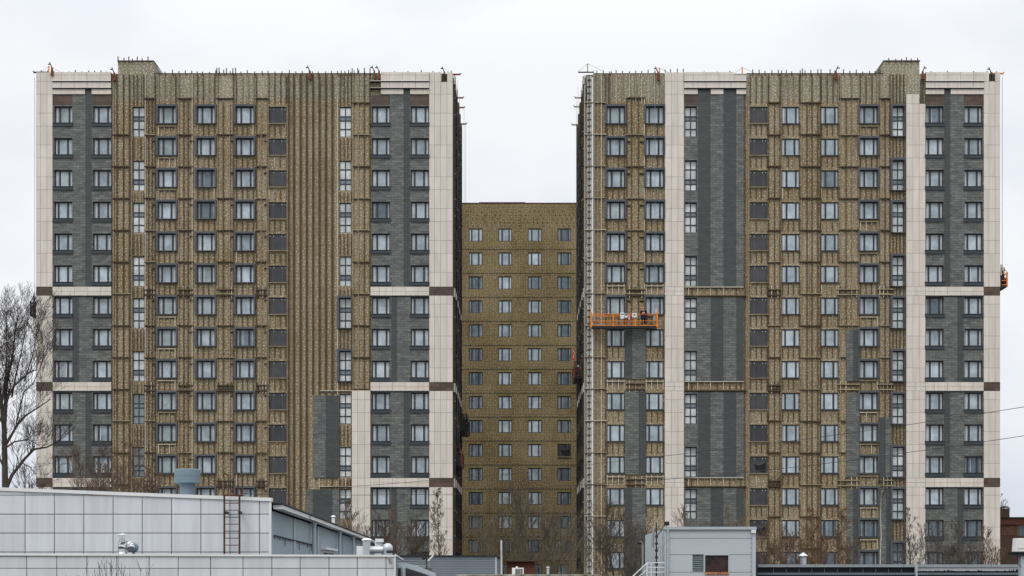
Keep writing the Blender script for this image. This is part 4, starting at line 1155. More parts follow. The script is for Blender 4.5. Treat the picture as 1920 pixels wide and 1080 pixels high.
# round gutter spout at corner
b = MB(); b.tube((X(731,DB),Y(DB)-.16,Z(1044,DB)),(X(733.5,DB),Y(DB)-.16,Z(1058,DB)),.05,.035,8)
tag(b.build('rain_spout', M['steel'], None), 'short grey rain spout hanging on the right end of the white annex', 'rain spout')
# floodlight + dish at the corner
t = thing('floodlight', (X(737,45.3), Y(45.3), Z(1040,45.3)), 'black floodlight bracket at the right corner of the white annex roof', 'floodlight')
b = MB(); x, y, z = WLOC[t.name]; b.box(x-.18, x+.12, y-.12, y+.1, z+.04, z+.12); b.build('lamp_head', M['dark_metal'], t)
b = MB(); b.tube((x,y,z),(x+.05,y,z+.05),.02,n=6); b.tube((x+.05,y-.1,z),(x+.3,y-.1,z-.16),.035,n=6); b.build('arm', M['steel'], t)

# ladder
DL = 49.6
lad = thing('roof_ladder', (X(434,DL), Y(DL), Z(1038,DL)), 'rusty steel ladder with raised handrails on the white hall wall', 'ladder')
def PL_(px, py, d=DL, dy=0): return (X(px,d), Y(d)+dy, Z(py,d))
for q in (420.5, 449):
    b = MB(); b.tube(PL_(q,1040), PL_(q,930), .032, n=5); b.build('rail', M['rust'], lad)
for i in range(9):
    b = MB(); py = 943.5 + i*13.1; b.tube(PL_(420.5,py), PL_(449,py), .013, n=5); b.build('rung', M['rust'] if i % 3 == 0 else M['dark_metal'], lad)
for q, s in ((419.5,1),(446,1)):
    b = MB(); b.path([PL_(q,930), PL_(q,887), PL_(q+8,890.5), PL_(q+8,928)], .022, 5); b.build('handrail', M['rust'], lad)
b = MB(); b.tube(PL_(420,928.5), PL_(455,928.5), .03, n=5); b.tube(PL_(449,928), PL_(460,924), .012, n=4); b.tube(PL_(449,927), PL_(459,930), .012, n=4); b.build('platform', M['rust'], lad)
for q in (424, 449.5):
    b = MB(); b.box(X(q,DL)-.04, X(q,DL)+.03, Y(DL)-.06, Y(DL)+.3, Z(963,DL), Z(958.5,DL)); b.build('bracket', M['dark_metal'], lad)

def lathe(mb, c, prof, n=20, m=0):
    """profile [(r, z)] around vertical axis at c"""
    base = len(mb.v)
    for r, z in prof:
        for i in range(n):
            a = 2*math.pi*i/n; mb.v.append((c[0]+r*math.cos(a), c[1]+r*math.sin(a), c[2]+z))
    for k in range(len(prof)-1):
        for i in range(n):
            j = (i+1) % n; mb.f.append((base+k*n+i, base+k*n+j, base+(k+1)*n+j, base+(k+1)*n+i)); mb.m.append(m)
# big roof ventilator on the hall
DV = 56.0; uv = DV/F
t = thing('roof_ventilator', (X(351.5,DV), Y(DV), Z(930,DV)), 'wide blue-grey drum ventilator on the white hall roof', 'ventilator')
c = WLOC[t.name]
b = MB(); lathe(b, (c[0],c[1],Z(907,DV)), [(0,.0),(19*uv,0),(24*uv,1.0*uv),(24*uv,14*uv),(24.4*uv,14*uv),(24.4*uv,16*uv),(24*uv,16*uv),(24*uv,26*uv),(22*uv,27*uv),(0,28*uv)], 32)
b.build('drum', M['vent_blue'], t)
b = MB(); lathe(b, (c[0],c[1],Z(940,DV)), [(14*uv,0),(14*uv,33*uv)], 24); lathe(b, (c[0],c[1],Z(909.5,DV)), [(14*uv,0),(16.5*uv,2.4*uv)], 24); b.build('neck', M['vent_blue'], t)
# elbow vent on the annex roof
DE = 47.0; ue = DE/F
t = thing('duct_vent', (X(230,DE), Y(DE), Z(1038,DE)), 'bent silver duct with a small cap on the annex roof, left part', 'duct')
c = (X(229,DE), Y(DE))
b = MB(); lathe(b, (c[0],c[1],Z(1040,DE)), [(11*ue,0),(10*ue,2*ue),(8*ue,5*ue),(7.6*ue,11*ue)], 18)
b.build('base_collar', M['zinc'], t)
b = MB(); pts = []
for i in range(9):
    a = math.radians(180 - i*22.5); pts.append((X(237,DE)+math.cos(a)*8.5*ue*1.0, c[1]+.12*math.sin(a), Z(1029,DE)+math.sin(a)*9*ue))
for i, (p, q) in enumerate(zip(pts[:-1], pts[1:])): b.tube(p, q, (7.4+.4*(i%2))*ue, (7.4+.4*((i+1)%2))*ue, 14)
b.build('elbow', M['zinc'], t, smooth=False)
b = MB(); b.tube((X(243,DE),c[1]+.16,Z(1026,DE)),(X(243,DE),c[1]+.5,Z(1026,DE)), 9.5*ue, 9.5*ue, 18); b.tube((X(246,DE),c[1]+.3,Z(1040,DE)),(X(246,DE),c[1]+.3,Z(1026,DE)), 3*ue, n=8); b.build('drum', M['vent_blue'], t)
b = MB(); lathe(b, (c[0],c[1],Z(1012.5,DE)), [(7*ue,-4*ue),(7*ue,0),(5.4*ue,.3*ue),(5.4*ue,3*ue)], 16); lathe(b, (c[0],c[1],Z(1003.5,DE)), [(0,-.4*ue),(11*ue,0),(10.6*ue,.6*ue),(4*ue,3*ue),(0,4*ue)], 16)
for i in range(4):
    a = i*math.pi/2+.4; b.tube((c[0]+5*ue*math.cos(a),c[1]+5*ue*math.sin(a),Z(1010,DE)),(c[0]+5*ue*math.cos(a),c[1]+5*ue*math.sin(a),Z(1003.8,DE)),.5*ue,n=5)
b.build('rain_cap', M['zinc'], t)
# horizontal duct group near the right end of the annex
t = thing('roof_duct', (X(700,DE), Y(DE), Z(1041,DE)), 'shiny duct with cone hat and round elbow, right end of the annex roof', 'duct')
y = Y(DE)
def Bx(b, x0, x1, y0, y1, dy0=-.1, dy1=.15, m=0): b.box(X(x0,DE), X(x1,DE), y+dy0, y+dy1, Z(y1,DE), Z(y0,DE), m)
b = MB(); Bx(b,669,681,1024,1041); b.build('outlet', M['coping'], t)
b = MB(); Bx(b,681,694,1016,1041,-.12,.16); b.build('fan_box', M['zinc'], t)
b = MB(); lathe(b, (X(687.5,DE), y+.02, Z(1016,DE)), [(7*ue,.2*ue),(10.5*ue,3.5*ue),(6*ue,6.5*ue),(0,7.5*ue)], 16); b.build('cone_hat', M['coping'], t)
b = MB(); b.tube((X(694,DE),y,Z(1031,DE)),(X(719,DE),y,Z(1031,DE)),6.6*ue,n=18)
for q in (696,698,717): b.tube((X(q,DE),y,Z(1031,DE)),(X(q+1,DE),y,Z(1031,DE)),7.2*ue,n=18)
b.build('duct_pipe', M['zinc'], t, smooth=False)
b = MB(); pts = []
for i in range(6):
    a = math.radians(200 - i*40); pts.append((X(727,DE)+math.cos(a)*4.5*ue, y, Z(1030,DE)+math.sin(a)*4.5*ue))
lathe(b, (X(727,DE), y, Z(1028,DE)), [(0,9.6*ue)]+[(9.8*ue*math.sin(a_), 9.8*ue*math.cos(a_)) for a_ in (.35,.7,1.05,1.4,1.7)]+[(9.2*ue,-5*ue),(9.2*ue,-13*ue)], 20)
b.build('elbow', M['zinc'], t, smooth=True)
b = MB(); b.box(X(701,DE), X(716,DE), y+.4, y+.7, Z(1016,DE), Z(1009.5,DE)); b.tube((X(706,DE),y+.55,Z(1041,DE)),(X(706,DE),y+.55,Z(1016,DE)),.1,n=10); b.build('rear_box', M['coping'], t)
# little chimney behind gutter
def cap_pipe(px, ytop, ybot, d, r, label, m='zinc', cone=True, name='chimney_pipe'):
    t = thing(name, (X(px,d), Y(d), 0 if d > 80 else Z(ybot,d)), label, 'chimney pipe'); u = d/F
    b = MB(); b.tube((X(px,d),Y(d),WLOC[t.name][2]-.02),(X(px,d),Y(d),Z(ytop+7*r/5,d)), r*u, n=14); b.build('pipe', M[m], t)
    b = MB(); zz = Z(ytop+5*r/5, d)
    lathe(b, (X(px,d),Y(d),zz), [(0,-.2*r*u),(1.55*r*u,0),(1.5*r*u,.12*r*u),(.3*r*u,1.0*r*u) if cone else (1.2*r*u,.5*r*u),(0,1.1*r*u)], 16)
    for i in range(3):
        a = i*2.1; b.tube((X(px,d)+.8*r*u*math.cos(a),Y(d)+.8*r*u*math.sin(a),zz-.6*r*u),(X(px,d)+.8*r*u*math.cos(a),Y(d)+.8*r*u*math.sin(a),zz),.1*r*u,n=4)
    b.build('rain_cap', M[m], t); return t
cap_pipe(625, 966, 990, 72, 3.1, 'small pale chimney pipe rising behind the sloping gutter of the hall', 'coping', False)
# ================================================================== RIBBED METAL SHED
DS = 70.0
sh = thing('metal_shed', (X(845,DS), Y(DS), 0), 'grey horizontally ribbed metal shed with a corrugated roof edge, bottom centre-left', 'shed')
b = MB(); us = DS/F; z0s = Z(1043.5,DS)
rows = 26
for i in range(rows):
    za = z0s - i*3.2*us; yb_ = Y(DS)
    b.box(X(742,DS), X(930,DS), yb_-.05, yb_-.0, za-2.2*us, za-.2*us, 0); b.box(X(742,DS), X(930,DS), yb_-.02, yb_-.0, za-3.15*us, za-2.25*us, 1)
b.build('front_wall', [M['ribbed'], M['vent_blue']], sh)
b = MB(); b.box(X(742,DS), X(930,DS), Y(DS)+.003, Y(95), 0, Z(1044,DS)); b.build('side_wall', M['vent_blue'], sh)
b = MB(); x = X(740,DS)
while x < X(932,DS):
    b.box(x, x+.07, Y(DS)-.14, Y(95), Z(1043.3,DS), Z(1041,DS), 0); b.box(x+.07, x+.13, Y(DS)-.12, Y(95), Z(1043.2,DS), Z(1042.2,DS), 0); x += .13
b.build('corrugated_roof', M['dark_metal'], sh)
b = MB(); b.box(X(929,DS), X(931,DS), Y(DS)-.06, Y(DS), 0, Z(1043.6,DS)); b.build('corner_trim', M['coping'], sh)
# antenna in front
t = thing('roof_antenna', (X(801,50), Y(50), Z(1066,50)), 'small dark antenna mast with white rod in front of the ribbed shed', 'antenna')
b = MB(); b.tube((X(800,50),Y(50),Z(1076,50)),(X(800,50),Y(50),Z(1040,50)),.02,n=6); b.build('mast', M['dark_metal'], t)
b = MB(); b.tube((X(803,50),Y(50)-.05,Z(1052,50)),(X(813,50),Y(50)-.05,Z(1041,50)),.03,n=6); b.build('white_rod', M['white'], t)
b = MB(); lathe(b, (X(794.5,50),Y(50),Z(1045.5,50)), [(0,-.06),(.05,-.04),(.085,0),(.08,.02),(0,.03)], 12); b.build('lamp_bowl', M['dark_metal'], t)
b = MB(); b.tube((X(778,50),Y(50),Z(1060.5,50)),(X(806,50),Y(50),Z(1063,50)),.018,n=5)
for i in range(7): b.tube((X(800+R.uniform(-3,6),50),Y(50),Z(1060+R.uniform(-3,5),50)),(X(803+R.uniform(-6,9),50),Y(50)-.1,Z(1061+R.uniform(-5,6),50)),.008,n=4)
b.build('cross_arm', M['steel'], t)
# white pole
b = MB(); b.tube((X(941.5,62),Y(62),0),(X(940,62),Y(62),Z(1013,62)),.04,.035,8)
tag(b.build('white_pole', M['membrane']), 'thin pale pole beside the right end of the ribbed shed', 'pole')
# slatted unit, pipe cap, brown hut
t = thing('slatted_unit', (X(971,58), Y(58), 0), 'white slatted air unit at the bottom edge between shed and grey block', 'air unit')
b = MB(); b.box(X(960,58), X(982,58), Y(58), Y(58)+.5, Z(1110,58), Z(1064.5,58)); b.build('casing', M['coping'], t)
b = MB()
for i in range(4): b.box(X(966.5+i*3.6,58), X(968.8+i*3.6,58), Y(58)-.012, Y(58)-.002, Z(1082,58), Z(1066.5,58))
b.build('slats', M['black'], t)
b = MB(); lathe(b, (X(969,58),Y(58)+.2,Z(1064.5,58)), [(.04,0),(.04,.03),(0,.05)], 8); b.build('knob', M['coping'], t)
b = MB(); b.box(X(964,58), X(978,58), Y(58)+.1, Y(58)+.4, 0, Z(1110,58)-.002); b.build('stand', M['steel'], t)
cap_pipe(1027.5, 1062, 1080, 58, 2.4, 'thin pale blue vent pipe with dark cap near the bottom centre', 'blue_trim', False)
b = MB(); zc = Z(1076,58); b.box(X(1027,58)-3.2, X(1027,58)+1.8, Y(57), Y(64), 0, zc-.08, 0); b.box(X(1027,58)-3.3, X(1027,58)+1.9, Y(56.9), Y(64), zc-.078, zc-.02, 1)
tag(b.build('low_wall', [M['brown_wall'], M['moss']]), 'low flat-topped mossy wall along the bottom centre edge', 'wall')
hut = thing('brown_hut', (X(975,85), Y(85), 0), 'small dark red-brown hut with a pale roof edge behind the slatted unit', 'hut')
b = MB(); b.box(X(950,85), X(1003,85), Y(85), Y(90), 0, Z(1053,85)); b.build('wall', M['red_cladding'], hut)
b = MB(); b.poly([(X(945,85),Y(85)-.3,Z(1052.8,85)),(X(1008,85),Y(85)-.3,Z(1052.8,85)),(X(1002,85),Y(85)-.3,Z(1050.5,85)),(X(955,85),Y(85)-.3,Z(1050,85))], 5.5); b.build('roof', M['brown_wall'], hut)

# ================================================================== GREY BLOCK (right foreground)
DG = 60.0
bl = thing('grey_block', (X(1327,DG), Y(DG), 0), 'light blue-grey flat-roofed block with a louvre and a dark red window, right of centre', 'industrial building')
HG = [(X(1298.5,DG), X(1319,DG), Z(1072,DG), Z(1040,DG)), (X(1321,DG), X(1366.5,DG), Z(1072.5,DG), Z(1040,DG))]
b = MB(); ug = DG/F
zz = [Z(1174,DG)*0, Z(1072.8,DG), Z(1040.0,DG), Z(1009.2,DG), Z(993,DG)]
for za, zb in zip(zz[:-1], zz[1:]): panel(b, X(1250,DG), X(1409.5,DG), za+.008, zb-.008, Y(DG), Y(DG)+.12, HG)
b.box(X(1246,DG), X(1249.6,DG), Y(DG)-.02, Y(DG)+.12, 0, Z(993,DG)); b.box(X(1410,DG), X(1417,DG), Y(DG)-.02, Y(DG)+.12, 0, Z(995,DG))
b.build('front_wall', M['block_wall'], bl)
b = MB(); b.box(X(1246.5,DG), X(1416.5,DG), Y(DG)+.125, Y(DG)+9, 0, Z(992.5,DG)); b.build('wall_core', M['joint'], bl)
b = MB(); b.box(X(1246,DG)-.02, X(1249,DG), Y(DG)+.13, Y(DG)+9, 0, Z(992.4,DG)); b.build('side_wall', M['block_wall'], bl)
b = MB(); 
for a, c_ in ((1244.5,1295.5),(1295.9,1347),(1347.4,1400),(1400.4,1418)): b.box(X(a,DG), X(c_,DG), Y(DG)-.09, Y(DG)+.3, Z(993,DG), Z(987.8,DG))
b.build('coping', M['blue_trim'], bl)
b = MB(); 
for i in range(9): 
    za = Z(1040.5+i*3.5,DG); b.hexa([(X(1299,DG),Y(DG)+.02,za-.06),(X(1318.5,DG),Y(DG)+.02,za-.06),(X(1318.5,DG),Y(DG)+.09,za-.02),(X(1299,DG),Y(DG)+.09,za-.02),(X(1299,DG),Y(DG)+.02,za-.045),(X(1318.5,DG),Y(DG)+.02,za-.045),(X(1318.5,DG),Y(DG)+.09,za),(X(1299,DG),Y(DG)+.09,za)])
b.build('louvre', M['louver'], bl)
b = MB(); 
for (x0,x1,y0,y1) in ((1320,1322,1039.5,1073),(1365.5,1367.5,1039.5,1073),(1322.05,1365.45,1039.5,1041.2)): b.box(X(x0,DG), X(x1,DG), Y(DG)-.02, Y(DG)+.04, Z(y1,DG), Z(y0,DG))
o = b.build('window', M['blue_trim'], bl)
b = MB(); b.quad((X(1321,DG),Y(DG)+.08,Z(1073,DG)),(X(1366,DG),Y(DG)+.08,Z(1073,DG)),(X(1366,DG),Y(DG)+.08,Z(1040,DG)),(X(1321,DG),Y(DG)+.08,Z(1040,DG))); b.build('pane', M['dark_red'], o)
b = MB(); b.box(X(1322,DG), X(1366,DG), Y(DG)-.06, Y(DG)+.0-.002, Z(1077,DG), Z(1072.6,DG)); b.build('brick_sill', M['orange_brick'], o)
b = MB(); b.box(X(1409,DG)-.02, X(1416.5,DG), Y(DG)-.12, Y(DG)-.095, Z(999.5,DG), Z(993.5,DG)); b.build('gutter_box', M['coping'], bl)
b = MB(); 
for q in (1252,):
    b.tube((X(q,DG),Y(DG)-.08,Z(992,DG)),(X(q,DG),Y(DG)-.08,0),.035,n=6)
    for k in range(4): b.box(X(q,DG)-.05, X(q,DG)+.05, Y(DG)-.1, Y(DG), Z(1010+k*17,DG)-.015, Z(1010+k*17,DG)+.015)
b.build('cable_pipe', M['blue_trim'], bl)
def rivets():
    b = MB()
    for q in (1407.5, 1252.5):
        for k in range(10): b.box(X(q,DG)-.012, X(q,DG)+.012, Y(DG)-.012, Y(DG)-.002, Z(1001+k*8.7,DG)-.012, Z(1001+k*8.7,DG)+.012)
    b.build('rivets', M['dark_metal'], bl)
rivets()
t = thing('floodlight', (X(1249,DG), Y(DG)-.05, Z(988,DG)), 'black box floodlight on the left corner of the grey block roof', 'floodlight')
c = WLOC[t.name]
b = MB(); b.box(c[0]-.08, c[0]+.11, c[1]-.08, c[1]+.1, c[2]+.05, c[2]+.2); b.build('lamp_head', M['dark_metal'], t)
b = MB(); b.tube(c, (c[0]+.01, c[1], c[2]+.06), .02, n=6); b.build('arm', M['steel'], t)
t = thing('flue_mast', (X(1232,DG), Y(DG)+.3, 0), 'thin dark service mast with pale flue beside the left side of the grey block', 'mast')
c = WLOC[t.name]
b = MB(); b.tube((c[0],c[1],0),(c[0],c[1],Z(979.5,DG)),.025,n=6); b.tube((c[0],c[1],Z(1005,DG)),(X(1246,DG),c[1],Z(990,DG)),.018,n=5); b.tube((c[0],c[1],Z(1028,DG)),(X(1246,DG),c[1],Z(1024,DG)),.012,n=5); b.build('mast', M['dark_metal'], t)
b = MB(); b.tube((X(1224.5,DG),c[1],Z(1026,DG)),(X(1226.5,DG),c[1],Z(1000,DG)),.045,n=8); b.tube((X(1225.5,DG),c[1],Z(1000,DG)),(X(1229,DG),c[1],Z(989,DG)),.035,.05,8); b.tube((X(1225.5,DG),c[1],Z(1018,DG)),(c[0],c[1],Z(1018,DG)),.02,n=5); b.build('flue', M['steel'], t)
b = MB()
for k in range(5): b.box(c[0]-.05, c[0]+.06, c[1]-.05, c[1]+.05, Z(1008+k*13,DG), Z(1004+k*13,DG))
b.build('junction', M['dark_metal'], t)
for i, q in enumerate((1237, 1241.5)):
    b = MB(); b.tube((X(q,DG),Y(DG)+.1,0),(X(q,DG),Y(DG)+.1,Z(1026 if i == 0 else 1000,DG)),.03,n=6); b.build('side_pipe', M['blue_trim'], t)
# stair railing
t = thing('stair_railing', (X(1215,DG-.5), Y(DG-.5), 0), 'pale metal stair railing at the foot of the grey block', 'railing')
dd = DG-.5
b = MB(); P = lambda a, c_: (X(a,dd), Y(dd), Z(c_,dd))
b.tube(P(1182,1085),P(1213,1056),.022,n=5); b.tube(P(1190,1088),P(1213,1068),.018,n=5); b.tube(P(1213,1055),P(1213,1174),.025,n=5); b.tube(P(1213,1056),P(1246,1055),.015,n=5); b.tube(P(1213,1064),P(1246,1064),.015,n=5); b.tube(P(1213,1073),P(1246,1073),.015,n=5); b.tube(P(1221,1055),P(1221,1174),.02,n=5); b.tube(P(1190,1080),P(1190,1174),.02,n=5)
b.build('handrail', M['coping'], t)
b = MB(); b.poly([(X(1206,dd),Y(dd)+.1,Z(1085,dd)),(X(1213,dd),Y(dd)+.1,Z(1085,dd)),(X(1213,dd),Y(dd)+.1,Z(1058,dd)),(X(1206,dd),Y(dd)+.1,Z(1066,dd))], .03); b.build('side_plate', M['blue_trim'], t)
# street lamp behind
DQ = 95.0
t = thing('street_lamp', (X(1205,DQ), Y(DQ), 0), 'grey street lamp with a curled arm left of the grey block', 'street lamp')
b = MB(); b.tube((X(1205,DQ),Y(DQ),0),(X(1205,DQ),Y(DQ),Z(1022,DQ)),.06,.05,8); b.build('pole', M['steel'], t)
b = MB(); b.path([(X(1205,DQ),Y(DQ),Z(1022,DQ)),(X(1203.5,DQ),Y(DQ),Z(1017,DQ)),(X(1200,DQ),Y(DQ),Z(1015,DQ))],.045,6); b.build('arm', M['steel'], t)
b = MB(); lathe(b, (X(1199,DQ),Y(DQ),Z(1018.5,DQ)), [(0,-.05),(.12,-.03),(.15,.05),(.06,.13),(0,.14)], 12); b.build('lamp_head', M['dark_metal'], t)

# ================================================================== FLAT-ROOFED BUILDING (bottom right)
DR = 62.0
fb = thing('flat_roof_building', (X(1700,DR), Y(DR), 0), 'long low building with grey roof edge and dark band along the bottom right edge', 'industrial building')
b = MB(); b.box(X(1418,DR), X(2080,DR), Y(DR)+.1, Y(DR)+12, 0, Z(1060,DR)); b.build('wall', M['dark_metal'], fb)
b = MB(); q = 1418
while q < 2060:
    b.box(X(q+.3,DR), X(q+54.7,DR), Y(DR)-.1, Y(DR)+.3, Z(1063.4,DR), Z(1058.4,DR)); q += 55
b.build('coping', M['roof_edge'], fb)
b = MB(); b.box(X(1418,DR), X(1714,DR), Y(DR)+.03, Y(DR)+.09, Z(1073.5,DR), Z(1063.8,DR)); 
for q in range(1450, 1714, 24): b.box(X(q,DR), X(q+.7,DR), Y(DR)+.02, Y(DR)+.028, Z(1073,DR), Z(1066,DR), 1)
b.build('dark_band', [M['black'], M['vent_blue']], fb)
b = MB(); b.box(X(1717,DR), X(1914,DR), Y(DR)+.03, Y(DR)+.09, Z(1070.5,DR), Z(1063.8,DR), 0)
q = 1717
while q < 1912:
    w_ = R.uniform(3, 9); h_ = R.uniform(.3, 4.0) if q < 1890 else 5
    b.poly([(X(q,DR),Y(DR)+.02,Z(1073.5,DR)),(X(q+w_,DR),Y(DR)+.02,Z(1073.5,DR)),(X(q+w_*.8,DR),Y(DR)+.02,Z(1072.5-h_*R.random(),DR)),(X(q+w_*.3,DR),Y(DR)+.02,Z(1072.2-h_,DR))], .008, 1); q += w_*.8
b.build('peeling_band', [M['snow'], M['black']], fb)
b = MB(); b.box(X(1418,DR), X(1914,DR), Y(DR)-.25, Y(DR)-.1, Z(1077.8,DR), Z(1074,DR), 0)
q = 1420
while q < 1912: b.box(X(q,DR), X(q+2.6,DR), Y(DR)-.262, Y(DR)-.252, Z(1076.8,DR), Z(1075.6,DR), 1); q += 5.2
b.build('gutter', [M['vent_blue'], M['dark_metal']], fb)
b = MB(); b.box(X(1713.5,DR), X(1717,DR), Y(DR)-.28, Y(DR)-.11, Z(1100,DR), Z(1060,DR)); b.build('end_plate', M['blue_trim'], fb)
b = MB(); b.poly([(X(1414,DR),Y(DR)-.3,Z(1059,DR)),(X(1419,DR),Y(DR)-.3,Z(1059,DR)),(X(1418,DR),Y(DR)-.3,Z(1078,DR)),(X(1416,DR),Y(DR)-.3,Z(1074,DR))], .2); b.build('gutter_end', M['dark_metal'], fb)
cap_pipe(1506, 1036.5, 1060, 64, 6.0, 'stout grey chimney pipe with pink-grey cone cap on the flat roof, bottom right', 'zinc', True)
# white outdoor unit on shelf at far right edge
DW = 55.0
t = thing('ac_unit', (X(1912,DW), Y(DW), 0), 'white outdoor unit on a dark shelf at the far right edge', 'air conditioner')
b = MB(); b.hexa([(X(1903,DW),Y(DW),Z(1034,DW)),(X(1935,DW),Y(DW),Z(1034,DW)),(X(1935,DW),Y(DW)+.35,Z(1034,DW)),(X(1903,DW),Y(DW)+.35,Z(1034,DW)),(X(1905,DW),Y(DW),Z(1009,DW)),(X(1935,DW),Y(DW),Z(1009,DW)),(X(1935,DW),Y(DW)+.35,Z(1009,DW)),(X(1905,DW),Y(DW)+.35,Z(1009,DW))]); b.box(X(1908.5,DW), X(1934,DW), Y(DW)-.02, Y(DW)-.002, Z(1028,DW), Z(1011,DW)); b.build('casing', M['white'], t)
b = MB(); b.box(X(1894,DW), X(1935,DW), Y(DW)-.1, Y(DW)+.5, Z(1037,DW), Z(1035,DW)); b.box(X(1894,DW), X(1935,DW), Y(DW)-.1, Y(DW)-.06, Z(1042,DW), Z(1040.8,DW)); b.box(X(1896,DW), X(1935,DW), Y(DW)-.05, Y(DW)+.4, Z(1040.7,DW), Z(1037.2,DW)); b.build('shelf', M['dark_metal'], t)
b = MB(); b.box(X(1914.5,DW), X(1935,DW), Y(DW), Y(DW)+.3, 0, Z(1042.3,DW)); b.build('post', M['blue_trim'], t)
b = MB(); b.path([(X(1907,DW),Y(DW)-.04,Z(1042,DW)),(X(1908,DW),Y(DW)-.04,Z(1055,DW)),(X(1914,DW),Y(DW)-.04,Z(1064,DW))],.012,5); b.build('hose', M['dark_metal'], t)

# brick building at the right, far
DK = 185.0
br = thing('brick_building', (X(1920,DK), Y(DK), 0), 'low dark red-brown brick building behind the right tower with a capped chimney', 'building')
HK = [(X(1909,DK), X(1932,DK), Z(1005,DK), Z(984.5,DK))]
b = MB(); panel(b, X(1862,DK), X(2010,DK), 0, Z(984.2,DK), Y(DK), Y(DK)+.3, HK); b.build('wall', M['brown_wall'], br)
b = MB(); b.box(X(1862,DK), X(2010,DK), Y(DK)-.25, Y(DK)+12, Z(984,DK), Z(971.5,DK)); b.box(X(1862,DK), X(2010,DK), Y(DK)+.32, Y(DK)+12, 0, Z(985,DK)); b.build('roof_band', M['red_cladding'], br)
b = MB(); b.box(X(1860,DK), X(2012,DK), Y(DK)-.4, Y(DK)+12, Z(971.4,DK), Z(969.7,DK)); b.build('roof_edge', M['dark_metal'], br)
b = MB(); b.box(X(1878,DK), X(1904,DK), Y(DK)-.04, Y(DK)-.004, Z(1004,DK), Z(985,DK)); b.box(X(1905.5,DK), X(1912,DK), Y(DK)-.05, Y(DK)-.004, Z(1004.5,DK), Z(984.6,DK), 1); b.build('brick_panel', [M['brick'], M['cream_back']], br)
b = MB(); b.quad((X(1909,DK),Y(DK)+.2,Z(1005,DK)),(X(1932,DK),Y(DK)+.2,Z(1005,DK)),(X(1932,DK),Y(DK)+.2,Z(984.5,DK)),(X(1909,DK),Y(DK)+.2,Z(984.5,DK))); b.build('window', M['pane_dim'], br)
b = MB(); b.box(X(1882,DK), X(1898,DK), Y(DK)+1, Y(DK)+2, Z(971.5,DK), Z(953,DK), 0); lathe(b, (X(1890,DK),Y(DK)+1.5,Z(951.5,DK)), [(0,-.02),(.66,0),(.62,.08),(.25,.26),(0,.28)], 4, 1)
for q in (1883, 1896.5): b.box(X(q,DK), X(q+1,DK), Y(DK)+1.1, Y(DK)+1.3, Z(953,DK)+.003, Z(951.2,DK), 1)
b.build('chimney', [M['brown_wall'], M['dark_metal']], br)

# ================================================================== OVERHEAD CABLES
def cable(pts, d0, d1_, label, r=.022, n=24):
    b = MB(); out = []
    for i in range(len(pts)):
        t_ = i/(len(pts)-1); d = d0 + (d1_-d0)*t_; out.append(Vector((X(pts[i][0],d), Y(d), Z(pts[i][1],d))))
    # smooth polyline
    sm = []
    for i in range(len(out)-1):
        p0 = out[max(i-1,0)]; p1 = out[i]; p2 = out[i+1]; p3 = out[min(i+2,len(out)-1)]
        for k in range(8):
            t_ = k/8; sm.append(.5*((2*p1)+(-p0+p2)*t_+(2*p0-5*p1+4*p2-p3)*t_*t_+(-p0+3*p1-3*p2+p3)*t_**3))
    sm.append(out[-1])
    b.path([tuple(p) for p in sm], r, 4)
    tag(b.build('overhead_cable', M['dark_metal']), label, 'cable', 'overhead cables across the towers')
cable([(2010,748),(1920,763),(1698,797),(1480,827),(1246,855),(1060,876)], 70, 125, 'upper overhead cable sloping down from the right edge across the right tower', .016)
cable([(2010,800),(1920,817),(1698,849),(1480,877),(1246,899),(1000,915),(880,926)], 72, 128, 'lower overhead cable sloping down from the right edge across the right tower', .016)
cable([(1000,885),(805,901),(690,910),(610,913),(560,914)], 100, 135, 'short overhead cable crossing the lower part of the left tower', .014)
cable([(870,926),(700,928),(560,928),(449,925)], 110, 50.5, 'thin overhead cable running from the hall roof ladder across the left tower', .012)

# ================================================================== TREES
def grow(mb, p, dirv, length, r, depth, rr, up=.25, spread=.6, kids=3, seg=3, wob=.18, tips=None, shrink=.68, mi=0, minr=.006):
    pts = [Vector(p)]; d = Vector(dirv).normalized(); rad = [r]
    for i in range(seg):
        d = (d + Vector((rr.uniform(-wob,wob), rr.uniform(-wob,wob), rr.uniform(-wob*.5,wob*.5)+up*.25))).normalized()
        pts.append(pts[-1] + d*(length/seg)); rad.append(max(minr, r*(1-.55*(i+1)/seg)))
    for i in range(seg): mb.tube(pts[i], pts[i+1], rad[i], rad[i+1], 5 if r > .05 else 3, mi, caps=False)
    if depth == 0:
        if tips is not None: tips.append((pts[-1], d)); tips.append((pts[len(pts)//2], d))
        return
    for k in range(kids):
        i = rr.randint(max(1, seg//2), seg) if k else seg
        a = rr.uniform(0, 2*math.pi); side = Vector((math.cos(a), math.sin(a), 0))
        nd = (d*(1-spread*.4) + side*spread*rr.uniform(.5,1.1) + Vector((0,0,up))).normalized()
        if k == 0: nd = (d + side*spread*.25).normalized()
        grow(mb, pts[i], nd, length*shrink*rr.uniform(.8,1.15), max(minr, rad[i]*(.75 if k == 0 else .6)), depth-1, rr, up, spread, kids, seg, wob, tips, shrink, mi, minr)

